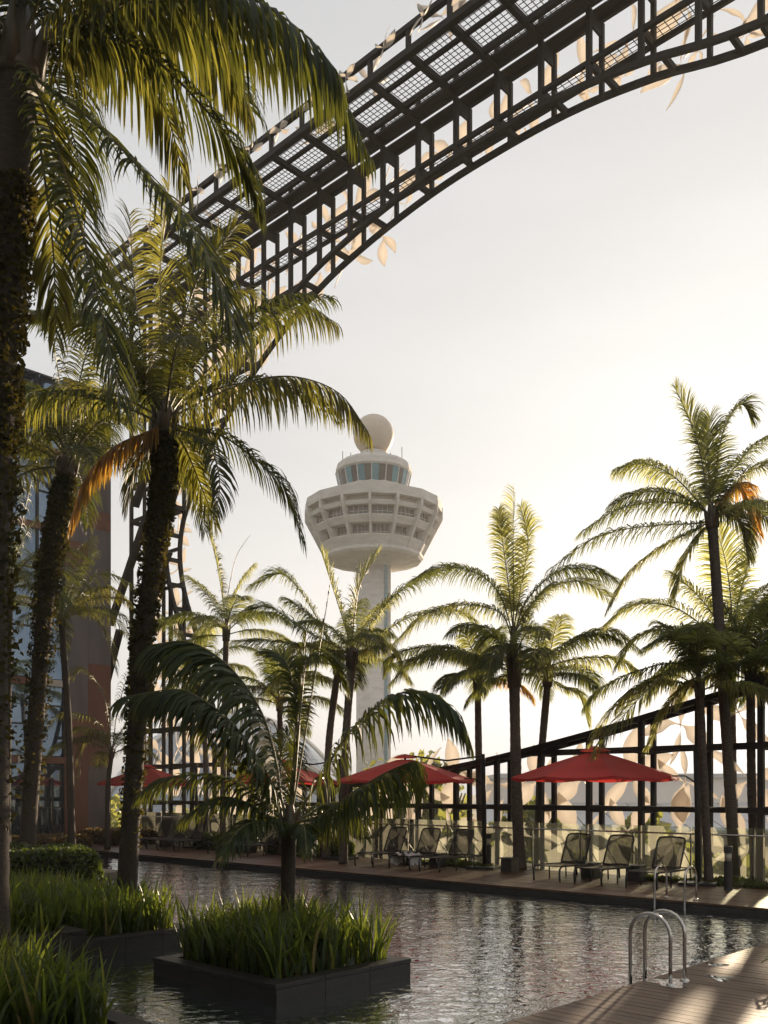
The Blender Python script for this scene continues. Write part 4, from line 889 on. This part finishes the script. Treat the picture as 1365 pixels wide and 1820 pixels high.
# hedge
def hedge(label, s0, s1, c0, c1, zt, n_, sz, seed, mat='hedge', name='hedge', zb=0., lump=.06):
    rg = np.random.default_rng(seed); ctr = SCZ((s0 + s1) / 2, (c0 + c1) / 2, zb); hx, hy, h = (s1 - s0) / 2, (c1 - c0) / 2, zt - zb
    root = empty(name, ctr, TH, label, name)
    b = MB(); b.box(-hx + .12, hx - .12, -hy + .12, hy - .12, 0, h - .12); b.build('dark_core', 'soil', root)  # plain dark box filling the inside of the leaf shell
    A = np.array([4 * hx * hy, 4 * hx * h, 4 * hy * h]); f = rg.choice(3, n_, p=A / A.sum()); x = rg.uniform(-hx, hx, n_); y = rg.uniform(-hy, hy, n_); z = rg.uniform(0, h, n_)
    sg = rg.choice([-1, 1], n_)
    z = np.where(f == 0, h, z); y = np.where(f == 1, hy * sg, y); x = np.where(f == 2, hx * sg, x)
    # round the corners and make it lumpy
    P_ = np.stack([x, y, z], 1); rr = .25; q = np.stack([np.clip(x, -hx + rr, hx - rr), np.clip(y, -hy + rr, hy - rr), np.clip(z, 0, h - rr)], 1)
    dv = P_ - q; ln = np.linalg.norm(dv, axis=1, keepdims=True); P_ = q + dv / np.maximum(ln, 1e-6) * np.minimum(ln, rr)
    P_ += dv / np.maximum(ln, 1e-6) * (lump * np.sin(x * 3.1 + seed) * np.sin(y * 2.7 + z * 4))[:, None] + rg.normal(0, .03, (n_, 3))
    leafcloud(P_, sz, rg, out=dv / np.maximum(ln, 1e-6)).build('foliage', mat, root); return root
hedge('clipped dark green hedge, sunlit along its top, behind the left planters', 17.2, 19.4, 2.0, 9.75, .92, 22000, .065, 1)
hedge('low reddish shrubs between the hedge and the hotel door', 29.5, 31.5, 10.0, 16.3, .55, 9000, .08, 2, 'shrub', 'shrub_bed', 0.)
def bed(label, s0, s1, c0, c1, h, n_, seed, mat='hedge', sz=.07):
    rg = np.random.default_rng(seed); x = rg.uniform(s0, s1, n_); y = rg.uniform(c0, c1, n_); z = h * rg.random(n_) ** .6 * (.6 + .4 * np.sin(x * 2.3) * np.cos(y * 3)) - .02
    P_ = U[None] * x[:, None] + V[None] * y[:, None]; P_[:, 2] = z
    o = leafcloud(P_, sz, rg).build('low_planting', mat); tag(o, label, 'ground cover', kind='stuff')
bed('dark ground cover at the feet of the rightmost palms', 4., 11.0, 20.1, 21.05, .16, 6000, 5)
bed('low planting beside the left bollard light under the plumed palm', 15.4, 18.6, 20.2, 21.05, .18, 3500, 6)
hedge('low dark hedge behind the young palm on the far deck', 21.2, 24.6, 20.0, 21.0, .5, 8000, .07, 11, name='low_hedge')
hedge('low dark hedge between the left pairs of loungers', 26.2, 29.0, 20.0, 21.0, .5, 6000, .07, 12, name='low_hedge')
hedge('low hedge at the hotel end of the far deck', 32.6, 35.8, 19.0, 20.9, .5, 6000, .08, 13, 'shrub', name='low_hedge')

# ------------------------------------------------------------------ pool ladders
def ladder(label, s, c, into, gapc, H=.74, name='pool_ladder', r=.021, reach=.46):
    """two hooped rails; into: direction (ds, dc) towards the water"""
    root = empty(name, SCZ(s, c, 0), TH, label, 'pool ladder')
    dx = np.array([-into[0], into[1], 0.]); sd = np.array([dx[1], -dx[0], 0])
    for k in (-1, 1):
        o_ = sd * gapc / 2 * k; P_ = [o_ + np.array([0, 0, z]) for z in (0, .2, H - reach / 2 - .05)]
        P_ += [o_ + dx * reach / 2 * (1 - cos(t)) + np.array([0, 0, H - reach / 2 + reach / 2 * sin(t)]) for t in np.linspace(0.05, pi - .05, 11)]
        P_ += [o_ + dx * reach + np.array([0, 0, z]) for z in (H - reach / 2 - .05, .1, -.5)]
        b = MB(); b.tube(P_, r, 12); b.build('handrail', 'chrome', root, smooth=True)
        b = MB(); b.lathe([(r + .001, .03), (.045, .02), (.052, .003), (.052, .0)], 20, c=(o_[0], o_[1])); b.build('base_flange', 'chrome', root, smooth=True)
    for z in (-.3, -.52):
        b = MB(); b.tube([sd * gapc / 2 * k + dx * reach + np.array([0, 0, z]) for k in (-1, 0, 1)], .02, 8); b.build('rung', 'chrome', root, smooth=True)
    return root
n1 = G(1172, 1751); n2 = G(1211, 1740); mid = (n1 + n2) / 2
ladder('shiny steel handrails of the ladder on the near deck', 4.66, mid @ V, (1, 0), .34, .76, reach=.48)
f1 = G(1181, 1596); f2 = G(1230, 1600)
ladder('pair of hooped steel handrails on the edge of the far deck', ((f1 + f2) / 2) @ U, 17.25, (0, -1), .62, .66, reach=.5)
f3 = G(113, 1492, 0)
ladder('small pale handrail hoops behind the hedge, near the hotel', 27.5, 11.6, (0, -1), .5, .72, reach=.5)

# ------------------------------------------------------------------ loungers, tables, bollards, umbrellas, towel, chairs
def lounger(label, s, c, rz=0.):
    """foot end at -y, head at +y in its own frame; origin under the middle"""
    root = empty('sun_lounger', SCZ(s, c, 0.), TH + rz, label, 'sun lounger', 'sun loungers on the far deck')
    w, zt = .36, .36; yf, yh, yb = -.95, .95, .18
    for sx in (-1, 1):
        b = MB(); b.tube([(sx * w, yf + .02, .0), (sx * w, yf, .2), (sx * w, yf + .02, zt - .06), (sx * w, yf + .1, zt), (sx * w, 0, zt - .012), (sx * w, yh - .1, zt), (sx * w, yh - .01, zt - .07), (sx * w, yh + .02, 0)], .023, 8)
        b.build('side_rail', 'black', root, smooth=True)
        b = MB(); b.tube([(sx * w, -.28, zt), (sx * w, -.27, 0)], .018, 8); b.build('leg', 'black', root, smooth=True)
        b = MB(); b.tube([(sx * w, .45, zt), (sx * w, .47, 0)], .018, 8); b.build('leg', 'black', root, smooth=True)
    b = MB(); nn = 9
    ys = np.linspace(yf + .1, yb, nn); v = [(sx * (w - .012), y, zt + .008 - .018 * sin(pi * i / (nn - 1)) * 1) for i, y in enumerate(ys) for sx in (-1, 0, 1)]
    b.add(v, [(i * 3 + j, i * 3 + j + 1, i * 3 + j + 4, i * 3 + j + 3) for i in range(nn - 1) for j in range(2)]); b.build('seat', 'sling', root, smooth=True)
    for y in (yf + .08, yb, yh - .08): b = MB(); b.tube([(-w, y, zt - .004), (0, y, zt - .008), (w, y, zt - .004)], .015, 6); b.build('cross_bar', 'black', root, smooth=True)
    # raised back
    L, an = .74, radians(66); T = lambda x, q: (x, yb + .03 + q * cos(an), zt + .03 + q * sin(an)); wb = .335
    P_ = [T(-wb, 0), T(-wb, .3), T(-wb, L - .1), T(-wb + .03, L - .02), T(-wb + .1, L), T(0, L + .012), T(wb - .1, L), T(wb - .03, L - .02), T(wb, L - .1), T(wb, .3), T(wb, 0), T(0, -.004), T(-wb, 0)]
    b = MB(); b.tube(P_, .021, 8); b.build('back_frame', 'black', root, smooth=True)
    b = MB(); qs = np.linspace(.01, L - .01, 7); v = []
    for i, q in enumerate(qs):
        for x in (-wb, 0, wb): t = T(x * (1 if i < 6 else .92), q); v.append((t[0], t[1] + .02 * sin(pi * i / 6), t[2]))
    b.add(v, [(i * 3 + j, i * 3 + j + 1, i * 3 + j + 4, i * 3 + j + 3) for i in range(6) for j in range(2)]); b.build('backrest', 'sling', root, smooth=True)
    b = MB(); b.tube([T(-wb, .42), (-wb, yb + .62, zt)], .011, 6); b.tube([T(wb, .42), (wb, yb + .62, zt)], .011, 6); b.build('back_prop', 'black', root, smooth=True)
    return root
def place(px, py, c):
    """s of the image column px on the line at this c"""
    a = (px - CX) / FPX; Y = c / (.6896 * a + .7243); return Y * (.6896 - .7243 * a)
LC = 19.35
first = lounger('lounger furthest left of the three beneath the big red umbrella', place(1010, 0, LC), LC)
L_ = [(1085, LC, 'middle lounger of the three beneath the big red umbrella'), (1176, LC, 'lounger nearest the far pool ladder, rightmost of all'),
      (688, LC + .1, 'lounger left of the one carrying the towel'), (748, LC + .1, 'lounger with a white towel over its foot end'), (805, LC + .1, 'lounger right of the towel, beside the narrow pale trunk'),
      (466, LC + .2, 'lounger just left of the island palm, back hidden by fronds'), (420, LC + .2, 'lounger half hidden behind the left fronds of the island palm'),
      (309, LC + .2, 'dark lounger right beside another near the ivy-wrapped trunk'), (279, LC + .2, 'leftmost lounger, close to the ivy-wrapped trunk'), (340, LC + .2, 'third lounger from the ivy-wrapped trunk')]
for px, c, lab in L_:
    o = copy_tree(first); o.location = SCZ(place(px, 0, c), c, 0.); o['label'] = lab; o.rotation_euler[2] = TH + random.uniform(-.05, .05)
tb = empty('side_table', (0, 0, 0), TH, 'x', 'side table', 'square side tables between the loungers')
b = MB(); b.box(-.21, .21, -.21, .21, .35, .385); bevel(b.build('table_top', 'black', tb), .008); b = MB(); b.box(-.17, .17, -.17, .17, .0, .34); b.build('base', 'black', tb)
for i, (px, lab) in enumerate(((1050, 'low dark table between left and middle loungers under the big umbrella'), (1130, 'low dark table between middle and right loungers under the big umbrella'), (723, 'dark cube table left of the towel'),
                               (778, 'dark cube table right of the towel'), (443, 'dark cube table behind the island palm'), (906, 'dark cube table behind the plumed palm trunk'), (294, 'dark cube table between the two leftmost loungers'))):
    o = tb if i == 0 else copy_tree(tb); o.location = SCZ(place(px, 0, LC + .5), LC + .5, 0.); o['label'] = lab
bo = empty('bollard_light', (0, 0, 0), 0, 'x', 'bollard light', 'bollard lights in the beds')
b = MB(); b.lathe([(.085, 0), (.085, .62)], 20); b.build('post', 'black', bo, smooth=False); b = MB(); b.lathe([(.07, .62), (.07, .80)], 20); b.build('lantern', 'lampglass', bo, smooth=True)
b = MB(); b.lathe([(.09, .80), (.09, .93), (.08, .94)], 20); b.build('cap', 'black', bo)
for i, (px, py, lab) in enumerate(((868, 1541, 'black bollard light between the narrow trunk and the plumed palm'), (1294, 1582, 'black bollard light in front of the rightmost palm trunks'), (385, 1496, 'small bollard light far left behind the loungers'))):
    o = bo if i == 0 else copy_tree(bo); o.location = G(px, py); o['label'] = lab
# umbrellas
def umbrella():
    root = empty('cantilever_umbrella', (0, 0, 0), TH, 'x', 'umbrella', 'red cantilever umbrellas over the far deck')
    zc, R_, zr = 3.08, 1.95, 2.45; n_ = 8
    for k in range(n_):
        a, e = (k + .5) * 2 * pi / n_, (k + 1.5) * 2 * pi / n_; v = []; ns = 7
        for i in range(ns):
            q = .12 + .88 * i / (ns - 1); z = zc - (zc - zr) * (q ** 1.08)
            for j in range(5):
                t = j / 4; A = np.array([cos(a), sin(a)]) * (1 - t) + np.array([cos(e), sin(e)]) * t
                sag = .05 * sin(pi * t) * q; v.append((A[0] * R_ * q, A[1] * R_ * q, z - sag))
        f = [(i * 5 + j, i * 5 + j + 1, i * 5 + j + 6, i * 5 + j + 5) for i in range(ns - 1) for j in range(4)]
        m0 = len(v); 
        for j in range(5): x = v[(ns - 1) * 5 + j]; v.append((x[0], x[1], x[2] - .06))
        f += [((ns - 1) * 5 + j, (ns - 1) * 5 + j + 1, m0 + j + 1, m0 + j) for j in range(4)]
        b = MB(); b.add(v, f); b.build('canopy_panel', 'red', root)
        b = MB(); b.tube([(cos(a) * .1, sin(a) * .1, zc - .06), (cos(a) * R_ * .5, sin(a) * R_ * .5, (zc + zr) / 2 - .03), (cos(a) * R_ * .99, sin(a) * R_ * .99, zr - .03)], .014, 5); b.build('rib', 'black', root)
        b = MB(); b.tube([(cos(a) * .08, sin(a) * .08, zr - .02), (cos(a) * R_ * .5, sin(a) * R_ * .5, (zc + zr) / 2 - .05)], .01, 5); b.build('strut', 'black', root)
    b = MB(); b.lathe([(.36, zc - .02), (.2, zc + .06), (.02, zc + .1)], 8, a0=pi / 8, cap=False); b.build('vent_cap', 'red', root)
    b = MB(); b.tube([(0, 0, zr - .08), (0, 0, zc)], .035, 8); b.build('hub', 'black', root, smooth=True)
    b = MB(); b.tube([(2.25, .35, 0), (2.24, .35, 1.6), (2.2, .35, 3.15)], .062, 12); b.build('pole', 'steel', root, smooth=True)
    b = MB(); b.tube([(2.2, .35, 3.1), (1.2, .2, 2.98), (.05, 0, zc + .06)], .025, 8); b.build('arm', 'steel', root, smooth=True)
    b = MB(); b.tube([(2.22, .35, 2.3), (1.98, .25, zr + .02), (1.7, .2, zr + .02)], .018, 6); b.build('brace', 'steel', root, smooth=True)
    b = MB(); b.box(1.85, 2.65, -.05, .75, 0.004, .07); b.build('base_plate', 'black', root)
    return root
um = umbrella()
for i, (px, c, lab) in enumerate(((1058, 19.0, 'large bright red umbrella over the three right-hand loungers'), (720, 19.3, 'red umbrella in the middle, partly behind the island palm frond'), (500, 19.4, 'red umbrella mostly hidden by the stem of the island palm'), (262, 19.5, 'smallest red umbrella behind the ivy-wrapped trunk'))):
    o = um if i == 0 else copy_tree(um); o.location = SCZ(place(px, 0, c), c, 0.); o['label'] = lab; o.rotation_euler[2] = TH + (.34, .3, .1, .2)[i]
# towel over the second middle lounger
tsx = place(748, 0, LC + .1); b = MB(); nx, ny = 18, 14; rg = np.random.default_rng(4)
v = []
for i in range(nx):
    for j in range(ny):
        x = (i / (nx - 1) - .5) * .86; y = (j / (ny - 1) - .5) * .5 - .62; z = .385 + .03 * sin(i * 1.3 + j * .7) + .03 * sin(j * 1.9 - i) + rg.uniform(0, .02)
        if abs(x) > .3: z -= (abs(x) - .3) * 2.2; x = math.copysign(.34 + .03 * sin(j * 1.7), x)
        v.append((x, y, z))
b.add(v, [(i * ny + j, i * ny + j + 1, (i + 1) * ny + j + 1, (i + 1) * ny + j) for i in range(nx - 1) for j in range(ny - 1)])
p = SCZ(tsx, LC + .1, 0); o = b.build('towel', 'towel', None, smooth=True, loc=p, rot=(0, 0, TH)); tag(o, 'crumpled white towel on the foot end of a middle lounger', 'towel')
# white shell chairs by the hotel
def chair(label, px, py):
    root = empty('shell_chair', G(px, py), 2.2, label, 'chair', 'white shell chairs by the hotel door')
    b = MB(); n_, k = 7, 12; v = []
    for i in range(n_):
        for j in range(k):
            a = (j / (k - 1)) * pi * 1.25 - pi * .125; q = i / (n_ - 1); r = .2 + .14 * q ** .7
            v.append((r * cos(a) * 1.05, r * sin(a), .42 + .42 * q * (.55 + .45 * max(0, sin(a)))))
    b.add(v, [(i * k + j, i * k + j + 1, (i + 1) * k + j + 1, (i + 1) * k + j) for i in range(n_ - 1) for j in range(k - 1)] + [tuple(range(k))])
    b.build('shell', 'white', root, smooth=True)
    for a in range(4):
        b = MB(); x, y = cos(a * pi / 2 + .8), sin(a * pi / 2 + .8); b.tube([(x * .12, y * .12, .43), (x * .25, y * .25, 0)], .012, 6); b.build('leg', 'chrome', root, smooth=True)
chair('white shell chair left of the ivy-clad palm trunk', 28, 1484); chair('white shell chair right of the ivy-clad palm trunk', 66, 1484)
# leafy shoot at the right edge of the near deck
sh = empty('potted_shoot', G(1385, 1735), 0, 'small green shoot poking in at the right edge of the near deck', 'plant')
b = MB(); b.tube([(0, 0, 0), (-.02, 0, .12), (-.05, .02, .22)], .012, 6); b.build('stem', 'rachis', sh)
for a, z, l_ in ((pi * .97, .14, .2), (pi * 1.12, .08, .17), (pi * .75, .18, .16), (.4, .2, .2), (2., .2, .15), (4.2, .15, .18)):
    d = np.array([cos(a), sin(a), 0]); e_ = np.array([-sin(a), cos(a), 0]); b = MB(); v = []
    for i in range(6): t = i / 5; w = .032 * sin(pi * (t * .92 + .06)); c_ = np.array([0, 0, z]) + d * l_ * t + np.array([0, 0, .05 * sin(pi * t)]); v += [c_ - e_ * w + [0, 0, .01], c_, c_ + e_ * w + [0, 0, .01]]
    b.add(v, [(i * 3 + j, i * 3 + j + 1, i * 3 + j + 4, i * 3 + j + 3) for i in range(5) for j in range(2)]); b.build('leaf', 'grass', sh, smooth=True)
# puddles left on the near deck
for i, (px, py, rx, ry, lab) in enumerate(((1190, 1746, .22, .06, 'bright wet patch at the foot of the near ladder'), (1280, 1738, .13, .04, 'small wet patch right of the near ladder'), (1272, 1714, .12, .03, 'faint wet streak beyond the near ladder'))):
    g_ = G(px, py, .004); rg = np.random.default_rng(i + 2); k = 26; an = np.linspace(0, 2 * pi, k, endpoint=False); rr = 1 + .3 * np.sin(an * 3 + i) + rg.uniform(-.12, .12, k)
    b = MB(); b.add([(g_[0] + rx * rr[j] * cos(an[j]), g_[1] + ry * rr[j] * 4 * sin(an[j]), .0035) for j in range(k)], [tuple(range(k))]); o = b.build('puddle', 'water'); tag(o, lab, 'puddle')

# ------------------------------------------------------------------ morning air
hz, n, l, p = nodes('haze_air'); n.remove(p); M['haze'] = hz
pv = n.new('ShaderNodeVolumePrincipled'); pv.inputs['Color'].default_value = (1, .97, .93, 1); pv.inputs['Density'].default_value = .0005; pv.inputs['Anisotropy'].default_value = .3
l.new(pv.outputs[0], n['Material Output'].inputs['Volume'])
b = MB(); b.box(-140, 200, -60, 290, -19.2, 64.); o = b.build('haze', 'haze'); tag(o, kind='stuff')
